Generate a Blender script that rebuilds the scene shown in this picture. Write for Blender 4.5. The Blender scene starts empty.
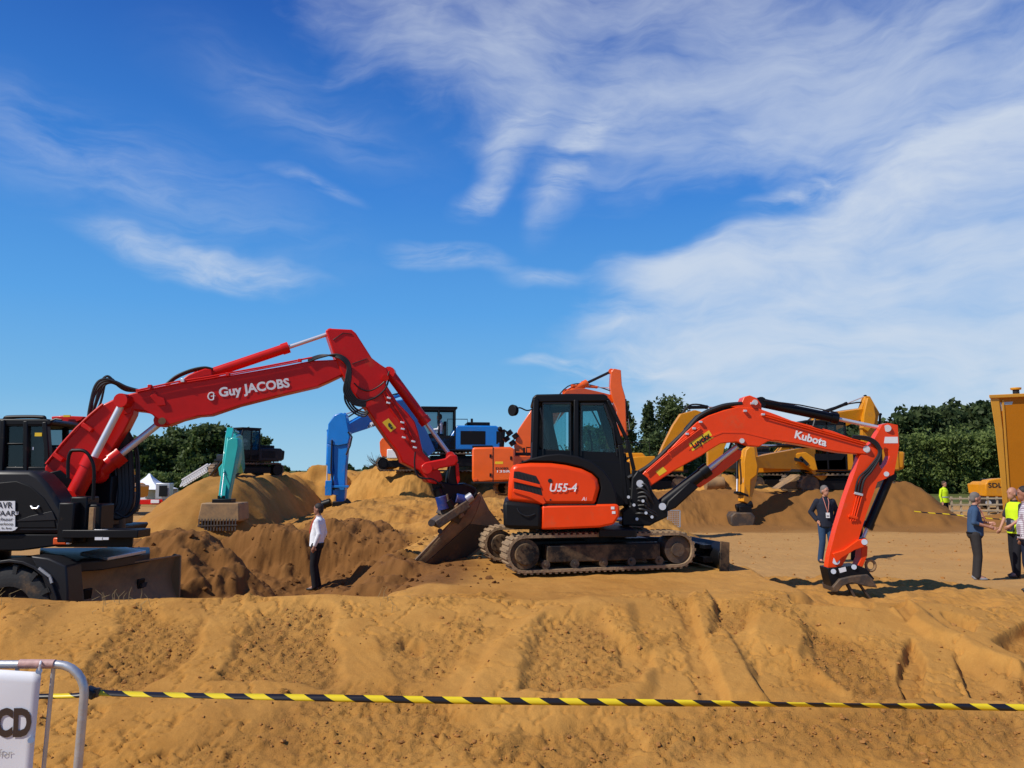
import bpy, math, random
import numpy as np
from mathutils import Vector, Matrix, geometry
random.seed(7); RS = np.random.RandomState(11)
C = bpy.context.scene.collection
scene = bpy.context.scene
# ------------------------------------------------------------------ camera, world, sun, exposure
F = 780.0; CAMZ = 2.2; TILT = math.atan(86/780.0)
cam_d = bpy.data.cameras.new('camera'); cam = bpy.data.objects.new('camera', cam_d); C.objects.link(cam)
cam.location = (0, 0, CAMZ); cam.rotation_euler = (math.pi/2 + TILT, 0, 0)
cam_d.sensor_width = 36; cam_d.lens = F/1024*36; cam_d.clip_start = 0.1; cam_d.clip_end = 6000
scene.camera = cam
SUN_AZ, SUN_EL = math.radians(240), math.radians(46)
SUNV = Vector((math.sin(SUN_AZ)*math.cos(SUN_EL), math.cos(SUN_AZ)*math.cos(SUN_EL), math.sin(SUN_EL)))
sd = bpy.data.lights.new('sun', 'SUN'); sd.energy = 4.9; sd.angle = math.radians(0.5); sd.color = (1, 0.95, 0.87)
so = bpy.data.objects.new('sun', sd); C.objects.link(so)
so.rotation_euler = SUNV.to_track_quat('Z', 'Y').to_euler(); so.location = (-30, -20, 30)
scene.view_settings.view_transform = 'Standard'; scene.view_settings.look = 'None'
scene.view_settings.exposure = -0.15; scene.view_settings.gamma = 1; scene.view_settings.use_curve_mapping = False

def build_world():
    w = bpy.data.worlds.new('World'); scene.world = w; w.use_nodes = True
    nt = w.node_tree; N = nt.nodes; L = nt.links; N.clear()
    def M(op, a, b=None, c=None, clamp=False):
        n = N.new('ShaderNodeMath'); n.operation = op; n.use_clamp = clamp
        for i, v in enumerate((a, b, c)):
            if v is None: continue
            if isinstance(v, (int, float)): n.inputs[i].default_value = v
            else: L.new(v, n.inputs[i])
        return n.outputs[0]
    out = N.new('ShaderNodeOutputWorld'); bg = N.new('ShaderNodeBackground'); L.new(bg.outputs[0], out.inputs[0])
    sky = N.new('ShaderNodeTexSky'); sky.sky_type = 'NISHITA'; sky.sun_disc = False
    sky.sun_elevation = SUN_EL; sky.sun_rotation = SUN_AZ
    sky.air_density = 1.1; sky.dust_density = 0.3; sky.ozone_density = 3.0; sky.altitude = 50
    hs = N.new('ShaderNodeHueSaturation'); hs.inputs['Saturation'].default_value = 1.32; hs.inputs['Value'].default_value = 1.0
    L.new(sky.outputs[0], hs.inputs['Color'])
    tc = N.new('ShaderNodeTexCoord'); sp = N.new('ShaderNodeSeparateXYZ'); L.new(tc.outputs['Generated'], sp.inputs[0])
    X, Y, Z = sp.outputs
    az = M('ARCTAN2', X, Y); el = M('ARCSINE', Z)
    # wind-drawn cirrus: noise in azimuth / elevation, warped
    cb = N.new('ShaderNodeCombineXYZ'); L.new(az, cb.inputs[0]); L.new(el, cb.inputs[1])
    wn = N.new('ShaderNodeTexNoise'); wn.inputs['Scale'].default_value = 4.5; wn.inputs['Detail'].default_value = 4; L.new(cb.outputs[0], wn.inputs['Vector'])
    ws = N.new('ShaderNodeVectorMath'); ws.operation = 'SUBTRACT'; L.new(wn.outputs['Color'], ws.inputs[0]); ws.inputs[1].default_value = (.5, .5, .5)
    wm = N.new('ShaderNodeVectorMath'); wm.operation = 'SCALE'; L.new(ws.outputs[0], wm.inputs[0]); wm.inputs['Scale'].default_value = 0.12
    wa = N.new('ShaderNodeVectorMath'); wa.operation = 'ADD'; L.new(cb.outputs[0], wa.inputs[0]); L.new(wm.outputs[0], wa.inputs[1])
    s2 = N.new('ShaderNodeSeparateXYZ'); L.new(wa.outputs[0], s2.inputs[0]); waz, wel = s2.outputs[0], s2.outputs[1]
    def noise(rot, scale, sx, sy, detail=7, rough=.6, dist=0.6):
        mp = N.new('ShaderNodeMapping'); L.new(wa.outputs[0], mp.inputs[0]); mp.inputs['Rotation'].default_value = (0, 0, rot); mp.inputs['Scale'].default_value = (sx, sy, 1)
        n = N.new('ShaderNodeTexNoise'); n.inputs['Scale'].default_value = scale; n.inputs['Detail'].default_value = detail
        n.inputs['Roughness'].default_value = rough; n.inputs['Distortion'].default_value = dist; L.new(mp.outputs[0], n.inputs['Vector']); return n.outputs[0]
    fib = noise(-.35, 9, .45, 1.6); fine = noise(-.5, 16, .5, 2.2); soft = noise(.2, 2.6, .8, 1.3, 5)
    def ell(px, py, rx, ry, rot, gain, wgt=1.0, edge=1.0):
        # a cloud bank with a fixed place in the sky, given as centre, half sizes (in hundredths of f) and slope
        u = (px-512)/F; v = (384-py)/F
        d = Vector((u, math.cos(TILT)-v*math.sin(TILT), math.sin(TILT)+v*math.cos(TILT))).normalized()
        a0 = math.atan2(d.x, d.y); e0 = math.asin(d.z)
        ra, re = rx/F, ry/F; r = math.radians(rot); c, s = math.cos(r), math.sin(r)
        A = M('SUBTRACT', waz, a0); E = M('SUBTRACT', wel, e0)
        U = M('DIVIDE', M('ADD', M('MULTIPLY', A, c), M('MULTIPLY', E, s)), ra)
        V = M('DIVIDE', M('SUBTRACT', M('MULTIPLY', E, c), M('MULTIPLY', A, s)), re)
        q = M('SQRT', M('ADD', M('MULTIPLY', U, U), M('MULTIPLY', V, V)))
        m = M('SUBTRACT', 1.0, q, clamp=False)
        m = M('MULTIPLY', m, edge)
        m = M('MINIMUM', M('MAXIMUM', m, 0.0), 1.0)
        m = M('SMOOTH_MIN', m, 1.0, .3)
        return M('MULTIPLY', m, gain)
    def addall(l):
        t = l[0]
        for k in l[1:]: t = M('ADD', t, k)
        return t
    bank = addall([ell(930, 305, 410, 150, 13, 1.4, edge=1.8), ell(740, 262, 160, 42, 3, 1.0, edge=1.5), ell(1010, 190, 250, 100, 28, .8, edge=1.3),
                   ell(860, 385, 330, 50, 4, .7, edge=1.2), ell(1250, 300, 420, 260, 0, .9, edge=1.5)])
    veil = addall([ell(1010, 130, 230, 110, 10, .65, edge=1.3), ell(660, 30, 470, 135, -3, .75, edge=1.5), ell(900, 70, 330, 140, 5, .60, edge=1.2), ell(400, 40, 210, 75, -18, .55, edge=1.3), ell(740, 130, 200, 60, 6, .35), ell(560, 170, 150, 120, 0, .25)])
    wisp = addall([ell(200, 268, 135, 22, -7, 1.0, edge=1.1), ell(450, 262, 80, 22, -4, 1.0, edge=1.1), ell(515, 145, 34, 100, -34, .8, edge=.9), ell(560, 180, 30, 84, -22, .8, edge=.9), ell(480, 195, 50, 22, 30, .7),
                   ell(590, 362, 105, 9, -3, 1.2, edge=1.4), ell(620, 325, 60, 14, 8, .8), ell(310, 190, 60, 12, -14, .6), ell(550, 285, 70, 16, 0, .7), ell(120, 180, 290, 80, -14, .5), ell(300, 110, 200, 60, -20, .4),
                   ell(800, 190, 110, 16, 14, .8), ell(660, 350, 100, 12, 0, .6), ell(590, 130, 40, 70, -40, .6)])
    def band(x, a, b, clamp=True):
        n = N.new('ShaderNodeMapRange'); n.interpolation_type = 'SMOOTHSTEP'; L.new(x, n.inputs[0]); n.inputs[1].default_value = a; n.inputs[2].default_value = b; return n.outputs[0]
    nz1 = M('SUBTRACT', M('ADD', M('ADD', M('MULTIPLY', fib, .55), M('MULTIPLY', soft, .7)), M('MULTIPLY', fine, .25)), .75)
    nz2 = M('SUBTRACT', M('ADD', M('MULTIPLY', fine, .65), M('MULTIPLY', fib, .55)), .60)
    cb_ = M('MULTIPLY', band(M('ADD', M('MINIMUM', bank, 1.15), M('MULTIPLY', nz1, 2.4)), .05, 1.5), .84)
    cb_ = M('MULTIPLY', cb_, band(bank, 0, .18))
    cv_ = M('MULTIPLY', band(M('ADD', veil, M('MULTIPLY', nz1, 2.6)), .12, 1.6), .66)
    cv_ = M('MULTIPLY', cv_, band(veil, 0, .35))
    cw_ = M('MULTIPLY', M('MULTIPLY', band(wisp, 0, .9), band(nz2, -.22, .24)), .72)
    inv = lambda q: M('SUBTRACT', 1.0, q)
    dens = inv(M('MULTIPLY', M('MULTIPLY', inv(cb_), inv(cv_)), inv(cw_)))
    # far side of the sky gets a loose general cover
    gen = M('MULTIPLY', M('SUBTRACT', soft, .52, clamp=True), M('MULTIPLY', M('LESS_THAN', Y, -0.05), 2.0))
    dens = M('ADD', dens, gen)
    dens = M('MINIMUM', M('MAXIMUM', dens, 0.0), .88)
    # clear-air colour by elevation, blended with the physical sky
    cr = N.new('ShaderNodeValToRGB'); L.new(M('DIVIDE', el, math.radians(60)), cr.inputs[0]); e_ = cr.color_ramp.elements
    stops = [(0.0, (3.9, 6.9, 9.0)), (.085, (2.1, 5.3, 8.9)), (.19, (1.15, 4.1, 8.9)), (.33, (.55, 2.6, 7.7)), (.54, (.22, 1.15, 5.0)), (1.0, (.12, .7, 3.4))]
    e_[0].position, e_[1].position = 0, 1
    while len(e_) < len(stops): e_.new(.5)
    for k, (p_, c_) in enumerate(stops): e_[k].position = p_; e_[k].color = (*c_, 1)
    ms = N.new('ShaderNodeMix'); ms.data_type = 'RGBA'; ms.inputs['Factor'].default_value = .93; L.new(hs.outputs[0], ms.inputs['A']); L.new(cr.outputs[0], ms.inputs['B'])
    mx = N.new('ShaderNodeMix'); mx.data_type = 'RGBA'; L.new(dens, mx.inputs['Factor'])
    L.new(ms.outputs['Result'], mx.inputs['A']); mx.inputs['B'].default_value = (7.3, 8.1, 9.2, 1)
    L.new(mx.outputs['Result'], bg.inputs['Color']); bg.inputs['Strength'].default_value = 0.10
build_world()

# ------------------------------------------------------------------ pixel measuring helpers
def ray(px, py):
    u = (px-512)/F; v = (384-py)/F
    return Vector((u, math.cos(TILT)-v*math.sin(TILT), math.sin(TILT)+v*math.cos(TILT)))
CAM = Vector((0, 0, CAMZ))
def P(px, py, Y):
    d = ray(px, py); return CAM + d*(Y/d.y)
class Plane:                       # vertical plane through p0 with horizontal direction angle a
    def __init__(s, p0, a=0.0):
        s.p0 = Vector(p0); s.u = Vector((math.cos(a), math.sin(a), 0)); s.n = Vector((math.sin(a), -math.cos(a), 0)); s.a = a
    def hit(s, px, py, off=0.0):
        d = ray(px, py); q = s.p0 + s.n*off
        return CAM + d*((q-CAM).dot(s.n)/d.dot(s.n))
    def scale(s, px, py):          # metres per pixel there
        return (s.hit(px, py)-CAM).dot(Vector((0, math.cos(TILT), math.sin(TILT))))/F

# ------------------------------------------------------------------ materials
MATS = {}
def mat(name, col, rough=.6, metal=0, coat=0, dirt=0.0, dirtcol=(.30, .17, .07), bump=0.0, bscale=30, var=0.08, vscale=3, spec=.5):
    if name in MATS: return MATS[name]
    m = bpy.data.materials.new(name); m.use_nodes = True; nt = m.node_tree; N = nt.nodes; L = nt.links
    b = N['Principled BSDF']; b.inputs['Roughness'].default_value = rough; b.inputs['Metallic'].default_value = metal
    b.inputs['Coat Weight'].default_value = coat; b.inputs['Coat Roughness'].default_value = .1
    b.inputs['Specular IOR Level'].default_value = spec
    g = N.new('ShaderNodeNewGeometry')
    n = N.new('ShaderNodeTexNoise'); n.inputs['Scale'].default_value = vscale; n.inputs['Detail'].default_value = 6; n.inputs['Roughness'].default_value = .65
    L.new(g.outputs['Position'], n.inputs['Vector'])
    r = N.new('ShaderNodeMapRange'); L.new(n.outputs[0], r.inputs[0]); r.inputs[1].default_value = .3; r.inputs[2].default_value = .7
    r.inputs[3].default_value = 1-var; r.inputs[4].default_value = 1+var
    mu = N.new('ShaderNodeMix'); mu.data_type = 'RGBA'; mu.blend_type = 'MULTIPLY'; mu.inputs['Factor'].default_value = 1
    mu.inputs['A'].default_value = (*col, 1); L.new(r.outputs[0], mu.inputs['B'])
    last = mu.outputs['Result']
    if dirt > 0:
        n2 = N.new('ShaderNodeTexNoise'); n2.inputs['Scale'].default_value = 2.2; n2.inputs['Detail'].default_value = 9; n2.inputs['Roughness'].default_value = .72
        L.new(g.outputs['Position'], n2.inputs['Vector'])
        r2 = N.new('ShaderNodeMapRange'); L.new(n2.outputs[0], r2.inputs[0]); r2.inputs[1].default_value = .62-.35*dirt; r2.inputs[2].default_value = .80-.30*dirt; r2.inputs[4].default_value = min(1, .35+.7*dirt)
        m2 = N.new('ShaderNodeMix'); m2.data_type = 'RGBA'; L.new(r2.outputs[0], m2.inputs['Factor']); L.new(last, m2.inputs['A']); m2.inputs['B'].default_value = (*dirtcol, 1)
        last = m2.outputs['Result']
        r3 = N.new('ShaderNodeMapRange'); L.new(r2.outputs[0], r3.inputs[0]); r3.inputs[3].default_value = rough; r3.inputs[4].default_value = .9; L.new(r3.outputs[0], b.inputs['Roughness'])
    L.new(last, b.inputs['Base Color'])
    if bump > 0:
        n3 = N.new('ShaderNodeTexNoise'); n3.inputs['Scale'].default_value = bscale; n3.inputs['Detail'].default_value = 6; L.new(g.outputs['Position'], n3.inputs['Vector'])
        bp = N.new('ShaderNodeBump'); bp.inputs['Strength'].default_value = bump; bp.inputs['Distance'].default_value = .02; L.new(n3.outputs[0], bp.inputs['Height']); L.new(bp.outputs[0], b.inputs['Normal'])
    MATS[name] = m; return m
def glass(name, tint=(.55, .7, .7), alpha=.35):
    if name in MATS: return MATS[name]
    m = bpy.data.materials.new(name); m.use_nodes = True; nt = m.node_tree; N = nt.nodes; L = nt.links; N.clear()
    o = N.new('ShaderNodeOutputMaterial'); t = N.new('ShaderNodeBsdfTransparent'); t.inputs[0].default_value = (*tint, 1)
    gl = N.new('ShaderNodeBsdfGlossy'); gl.inputs['Roughness'].default_value = .04; f = N.new('ShaderNodeFresnel'); f.inputs[0].default_value = 1.5
    mx = N.new('ShaderNodeMixShader'); L.new(f.outputs[0], mx.inputs[0]); L.new(t.outputs[0], mx.inputs[1]); L.new(gl.outputs[0], mx.inputs[2]); L.new(mx.outputs[0], o.inputs[0])
    MATS[name] = m; return m

RED = mat('red_paint', (.62, .010, .006), .38, coat=.05, var=.09, dirt=.13, spec=.25)
KRED = mat('orange_red_paint', (.84, .058, .005), .34, coat=.08, var=.07, dirt=.10, spec=.28)
ORG = mat('orange_paint', (.85, .12, .008), .35, coat=.2, dirt=.12)
YEL = mat('yellow_paint', (.66, .26, .008), .4, spec=.3, dirt=.22)
NVB = mat('dark_blue_paint', (.008, .04, .22), .4, dirt=.35)
BLU = mat('blue_paint', (.008, .19, .60), .35, coat=.2, dirt=.12)
TEAL = mat('turquoise_paint', (.02, .40, .36), .38, coat=.2, dirt=.12)
BLK = mat('black_paint', (.005, .005, .006), .45, dirt=.04, spec=.25)
DGREY = mat('dark_grey_paint', (.018, .018, .020), .42, dirt=.06, spec=.3)
PLAS = mat('black_plastic', (.008, .008, .009), .55, var=.1, spec=.2)
RUB = mat('black_rubber', (.012, .012, .013), .55, var=.15)
TYRE = mat('tyre_rubber', (.022, .022, .022), .8, dirt=.38, bump=.2)
TRK = mat('dusty_track', (.05, .045, .04), .85, dirt=.62, dirtcol=(.33, .21, .11), bump=.4, bscale=20)
STL = mat('dirty_steel', (.07, .055, .045), .6, metal=.3, dirt=.42, bump=.3)
WST = mat('worn_steel', (.20, .13, .07), .6, metal=.2, dirt=.75, dirtcol=(.42, .25, .11), bump=.2)
DBLK = mat('dusty_black_paint', (.010, .009, .009), .6, dirt=.55, dirtcol=(.26, .16, .08), spec=.25)
CHR = mat('chrome_rod', (.72, .72, .73), .38, metal=.55, var=.03)
GALV = mat('galvanised_steel', (.50, .51, .52), .42, metal=.6, var=.12, vscale=18, bump=.1)
WHT = mat('white_print', (.80, .80, .80), .5, var=.02)
YST = mat('yellow_sticker', (.85, .55, .02), .45, var=.03)
BPR = mat('black_print', (.01, .01, .01), .5)
GLS = glass('tinted_glass', (.62, .80, .80)); GLD = glass('dark_cab_glass', (.48, .53, .54))
LAMPR = mat('orange_lamp_plastic', (.75, .10, .02), .25)
SKIN = mat('skin', (.46, .22, .14), .55, var=.05); SKIND = mat('tanned_skin', (.34, .15, .09), .55, var=.05)

# ------------------------------------------------------------------ object helpers
def tag(o, label=None, cat=None, group=None, kind=None):
    if label: o['label'] = label
    if cat: o['category'] = cat
    if group: o['group'] = group
    if kind: o['kind'] = kind
    return o
def thing(name, loc, label, cat, group=None):
    o = bpy.data.objects.new(name, None); C.objects.link(o); o.location = loc; o.empty_display_size = .2
    bpy.context.view_layer.update() if False else None
    return tag(o, label, cat, group)
def root_loc(o):
    t = Vector((0, 0, 0))
    while o is not None: t += Vector(o.location); o = o.parent
    return t
class MB:
    def __init__(s, M=None): s.v = []; s.f = []; s.M = M; s.smooth = True
    def add(s, verts, faces):
        k = len(s.v)
        if s.M is not None: verts = [s.M @ Vector(p) for p in verts]
        s.v.extend([tuple(p) for p in verts]); s.f.extend([tuple(i+k for i in f) for f in faces])
    def box(s, c, size, R=None):
        c = Vector(c); hx, hy, hz = size[0]/2, size[1]/2, size[2]/2; vs = []
        for x, y, z in ((-1,-1,-1),(1,-1,-1),(1,1,-1),(-1,1,-1),(-1,-1,1),(1,-1,1),(1,1,1),(-1,1,1)):
            p = Vector((x*hx, y*hy, z*hz)); vs.append(c + (R @ p if R else p))
        s.add(vs, [(0,3,2,1),(4,5,6,7),(0,1,5,4),(1,2,6,5),(2,3,7,6),(3,0,4,7)])
    def bar(s, p0, p1, w, h, up=(0,0,1)):
        p0, p1 = Vector(p0), Vector(p1); d = (p1-p0); L = d.length; d.normalize(); up = Vector(up)
        if abs(d.dot(up)) > .98: up = Vector((0, 1, 0))
        sd_ = d.cross(up).normalized(); u2 = sd_.cross(d)
        R = Matrix((d, sd_, u2)).transposed(); s.box((p0+p1)/2, (L, w, h), R)
    def prism(s, pts, off):
        n = len(pts); off = Vector(off); a = [Vector(p) for p in pts]
        nm = Vector((0, 0, 0))
        for i in range(n): nm += a[i].cross(a[(i+1) % n])
        if nm.dot(off) > 0: a = a[::-1]
        s.add(a + [p+off for p in a], [tuple(range(n)), tuple(range(2*n-1, n-1, -1))] + [(i, n+i, n+(i+1) % n, (i+1) % n) for i in range(n)])
    def cyl(s, p0, p1, r0, r1=None, seg=16, caps=True):
        if r1 is None: r1 = r0
        p0, p1 = Vector(p0), Vector(p1); d = (p1-p0).normalized(); t = Vector((0,0,1)) if abs(d.z) < .9 else Vector((1,0,0))
        a = d.cross(t).normalized(); b = d.cross(a); vs = []
        for p, r in ((p0, r0), (p1, r1)):
            for i in range(seg):
                th = 2*math.pi*i/seg; vs.append(p + (a*math.cos(th)+b*math.sin(th))*r)
        fs = [(i, (i+1) % seg, seg+(i+1) % seg, seg+i) for i in range(seg)]
        if caps: fs += [tuple(range(seg-1, -1, -1)), tuple(range(seg, 2*seg))]
        s.add(vs, fs)
    def tube(s, pts, r, seg=8, closed=False):
        pts = [Vector(p) for p in pts]; n = len(pts); prev = None; vs = []
        rr = r if isinstance(r, (list, tuple)) else [r]*n
        for i, p in enumerate(pts):
            d = (pts[min(i+1, n-1)]-pts[max(i-1, 0)]).normalized()
            if prev is None:
                t = Vector((0,0,1)) if abs(d.z) < .9 else Vector((1,0,0)); a = d.cross(t).normalized()
            else: a = (prev - d*prev.dot(d)).normalized()
            prev = a; b = d.cross(a)
            for k in range(seg):
                th = 2*math.pi*k/seg; vs.append(p+(a*math.cos(th)+b*math.sin(th))*rr[i])
        fs = [(i*seg+k, i*seg+(k+1) % seg, (i+1)*seg+(k+1) % seg, (i+1)*seg+k) for i in range(n-1) for k in range(seg)]
        fs += [tuple(range(seg-1, -1, -1)), tuple(range((n-1)*seg, n*seg))]
        s.add(vs, fs)
    def ball(s, c, r, seg=16, rings=10, R=None):
        c = Vector(c); r = (r, r, r) if not isinstance(r, (tuple, list)) else r; vs = []
        for j in range(rings+1):
            ph = math.pi*j/rings
            for i in range(seg):
                th = 2*math.pi*i/seg; p = Vector((r[0]*math.sin(ph)*math.cos(th), r[1]*math.sin(ph)*math.sin(th), r[2]*math.cos(ph)))
                vs.append(c+(R @ p if R else p))
        s.add(vs, [(j*seg+i, (j+1)*seg+i, (j+1)*seg+(i+1) % seg, j*seg+(i+1) % seg) for j in range(rings) for i in range(seg)])
    def capsule(s, p0, p1, r0, r1, seg=12):
        s.cyl(p0, p1, r0, r1, seg); s.ball(p0, r0, seg, 8); s.ball(p1, r1, seg, 8)
    def loft(s, rings):
        n = len(rings[0]); vs = [p for r in rings for p in r]
        fs = [(j*n+i, j*n+(i+1) % n, (j+1)*n+(i+1) % n, (j+1)*n+i) for j in range(len(rings)-1) for i in range(n)]
        fs += [tuple(range(n-1, -1, -1)), tuple(range((len(rings)-1)*n, len(rings)*n))]
        s.add(vs, fs)
    def build(s, name, m, parent=None, bevel=0, smooth=40, seg=2, label=None):
        me = bpy.data.meshes.new(name); L = root_loc(parent) if parent else Vector((0, 0, 0))
        me.from_pydata([(x-L.x, y-L.y, z-L.z) for x, y, z in s.v], [], s.f); me.materials.append(m)
        if smooth:
            me.polygons.foreach_set('use_smooth', [True]*len(me.polygons)); me.set_sharp_from_angle(angle=math.radians(smooth))
        me.update(); o = bpy.data.objects.new(name, me); C.objects.link(o)
        if parent: o.parent = parent
        if bevel:
            b = o.modifiers.new('bevel', 'BEVEL'); b.width = bevel; b.segments = seg; b.limit_method = 'ANGLE'; b.angle_limit = math.radians(40); b.harden_normals = False
        if label: o['label'] = label
        return o
def px_poly(pl, pts, off=0.0): return [pl.hit(x, y, off) for x, y in pts]
def prism_obj(name, m, pl, pts, front, thick, parent, bevel=.01, label=None, smooth=30):
    # outline on the plane moved 'front' metres towards the viewer side, extruded back by 'thick'
    b = MB(); b.prism(px_poly(pl, pts, front), -pl.n*thick); return b.build(name, m, parent, bevel=bevel, smooth=smooth, label=label)
def spline(pts, n=8):
    pts = [Vector(p) for p in pts]; out = []
    for i in range(len(pts)-1):
        p0 = pts[max(i-1, 0)]; p1 = pts[i]; p2 = pts[i+1]; p3 = pts[min(i+2, len(pts)-1)]
        for k in range(n):
            t = k/n; out.append(.5*((2*p1)+(p2-p0)*t+(2*p0-5*p1+4*p2-p3)*t*t+(3*p1-p0-3*p2+p3)*t**3))
    out.append(pts[-1]); return out
def text_obj(name, txt, m, origin, u, n, height, parent, angle=0.0, ext=.003, bold=0.0, shear=0.0, align='CENTER', width=None):
    cu = bpy.data.curves.new(name, 'FONT'); cu.body = txt; cu.size = 1; cu.extrude = 0; cu.offset = bold; cu.shear = shear
    cu.align_x = align; cu.align_y = 'CENTER'; cu.resolution_u = 3
    t = bpy.data.objects.new('tmp', cu); C.objects.link(t)
    dg = bpy.context.evaluated_depsgraph_get(); dg.update()
    me = bpy.data.meshes.new_from_object(t.evaluated_get(dg)); bpy.data.objects.remove(t)
    xs = [v.co.x for v in me.vertices]; sc = height/.70; sx = sc
    if width: sx = width/max(1e-4, (max(xs)-min(xs)))
    u = Vector(u).normalized(); n = Vector(n).normalized(); w = n.cross(u).normalized()
    uu = u*math.cos(angle)+w*math.sin(angle); ww = -u*math.sin(angle)+w*math.cos(angle); L = root_loc(parent)
    for v in me.vertices: v.co = Vector(origin) + uu*(v.co.x*sx) + ww*(v.co.y*sc) + n*ext - L
    me.materials.clear(); me.materials.append(m); me.name = name
    o = bpy.data.objects.new(name, me); C.objects.link(o); o.parent = parent; return o
def stadium(c0, r0, c1, r1, n=12):
    # 2D hull outline of two circles, c=(x,z)
    dx, dz = c1[0]-c0[0], c1[1]-c0[1]; a = math.atan2(dz, dx); D = math.hypot(dx, dz); be = math.acos(max(-1, min(1, (r0-r1)/D)))
    out = []
    for i in range(n+1):
        t = a+be+(2*math.pi-2*be)*i/n; out.append((c0[0]+r0*math.cos(t), c0[1]+r0*math.sin(t)))
    for i in range(n+1):
        t = a-be+(2*be)*i/n; out.append((c1[0]+r1*math.cos(t), c1[1]+r1*math.sin(t)))
    return out
def resample(loop, step):
    n = len(loop); out = []; acc = 0.0
    P2 = [Vector((p[0], p[1])) for p in loop]; tot = sum((P2[(i+1) % n]-P2[i]).length for i in range(n)); k = max(8, int(round(tot/step))); st = tot/k; tgt = 0.0
    for i in range(n):
        a, b = P2[i], P2[(i+1) % n]; L = (b-a).length
        while tgt < acc+L-1e-9 and len(out) < k:
            t = (tgt-acc)/L; d = (b-a)/L; out.append((a+(b-a)*t, d)); tgt += st
        acc += L
    return out
def make_track(parent, fr, c0, r0, c1, r1, y0, w, sprocket_first=True, cleat=.10, name='track', rollers=5, m=None, framem=None, lugh=.025, plate=True, label=None):
    """fr: Matrix local->world, x along, y across, z up. belt + shoes as one mesh, wheels and frame as sub-parts"""
    m = m or TRK; framem = framem or BLK
    lp = stadium(c0, r0, c1, r1, 14); lo = resample(lp, .03)
    b = MB(fr); th = .035; n = len(lo); vs = []; fs = []
    for p, d in lo:
        nr = Vector((d.y, -d.x)); q = p - nr*th if False else p + nr*(-0)
        inn = p + Vector((-d.y, d.x))*th
        for (qq, yy) in ((p, y0), (p, y0+w), (inn, y0+w), (inn, y0)): vs.append((qq.x, yy, qq.y))
    for i in range(n):
        j = (i+1) % n
        for k in range(4): fs.append((i*4+k, j*4+k, j*4+(k+1) % 4, i*4+(k+1) % 4))
    b.add(vs, fs)
    for p, d in resample(lp, cleat):
        ang = math.atan2(d.y, d.x); R = Matrix.Rotation(-ang, 3, 'Y'); nr = Vector((d.y, -d.x)); q = p + nr*(lugh/2)
        b.box((q.x, y0+w/2, q.y), (cleat*.42, w*.98, lugh*2), R)
    t = b.build(name, m, parent, smooth=30, label=label)
    k = MB(fr); k.cyl((c0[0], y0+.03, c0[1]), (c0[0], y0+w-.03, c0[1]), r0-th-.01, seg=24); k.cyl((c0[0], y0-.015, c0[1]), (c0[0], y0+.04, c0[1]), r0*.55, r0*.62, seg=18)
    for i in range(8):
        a = i*math.pi/4; k.cyl((c0[0]+r0*.45*math.cos(a), y0-.03, c0[1]+r0*.45*math.sin(a)), (c0[0]+r0*.45*math.cos(a), y0, c0[1]+r0*.45*math.sin(a)), .012, seg=6)
    k.build('sprocket', STL if r0 > .4 else framem, t)
    k = MB(fr); k.cyl((c1[0], y0+.05, c1[1]), (c1[0], y0+w-.05, c1[1]), r1-th-.01, seg=24); k.cyl((c1[0], y0+.02, c1[1]), (c1[0], y0+.06, c1[1]), r1*.4, seg=16); k.build('idler', STL, t)
    for i in range(rollers):
        q = (i+.7)/(rollers+.4); x = c0[0]+(c1[0]-c0[0])*q; zb = (c0[1]-r0)*(1-q)+(c1[1]-r1)*q
        k = MB(fr); k.cyl((x, y0+.02, zb+.035+.06), (x, y0+w-.05, zb+.035+.06), .06, seg=12); k.cyl((x, y0-.01, zb+.10), (x, y0+.03, zb+.10), .02, seg=8); k.build('roller', STL, t)
    if plate:
        k = MB(fr); ang = math.atan2(c1[1]-c0[1], c1[0]-c0[0]); L = c1[0]-c0[0]
        zc = (c0[1]+c1[1])/2-.01; R = Matrix.Rotation(-ang, 3, 'Y'); k.box(((c0[0]+c1[0])/2+.02, y0+w*.4, zc), (L*.74, w*.66, min(r0, r1)*.95), R); k.build('track_frame', framem, t, bevel=.015)
    return t
def hosefit(name, pts, r, parent, m=None, n=8, seg=7):
    b = MB(); b.tube(spline(pts, n), r, seg); return b.build(name, m or RUB, parent)
def ram(parent, p0, p1, frac, r, m, rodm=None, name='cylinder', rodr=.42, n=None):
    """hydraulic ram: barrel from p0 to frac, rod to p1 as a sub-part"""
    p0, p1 = Vector(p0), Vector(p1); q = p0+(p1-p0)*frac; d = (p1-p0).normalized(); n = n or Vector((0, -1, 0))
    b = MB(); b.cyl(p0+d*r*.6, q, r, seg=16); b.cyl(q-d*r*1.3, q+d*.01, r*1.16, seg=16); b.cyl(p0-n*r*.95, p0+n*r*.95, r*1.15, seg=14)
    c = b.build(name, m, parent)
    k = MB(); k.cyl(q-d*.02, p1, r*rodr, seg=12); k.build('rod', rodm or CHR, c); k = MB(); k.cyl(p1-n*r*.8, p1+n*r*.8, r*.85, seg=14); k.build('rod_eye', m, c)
    return c
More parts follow.
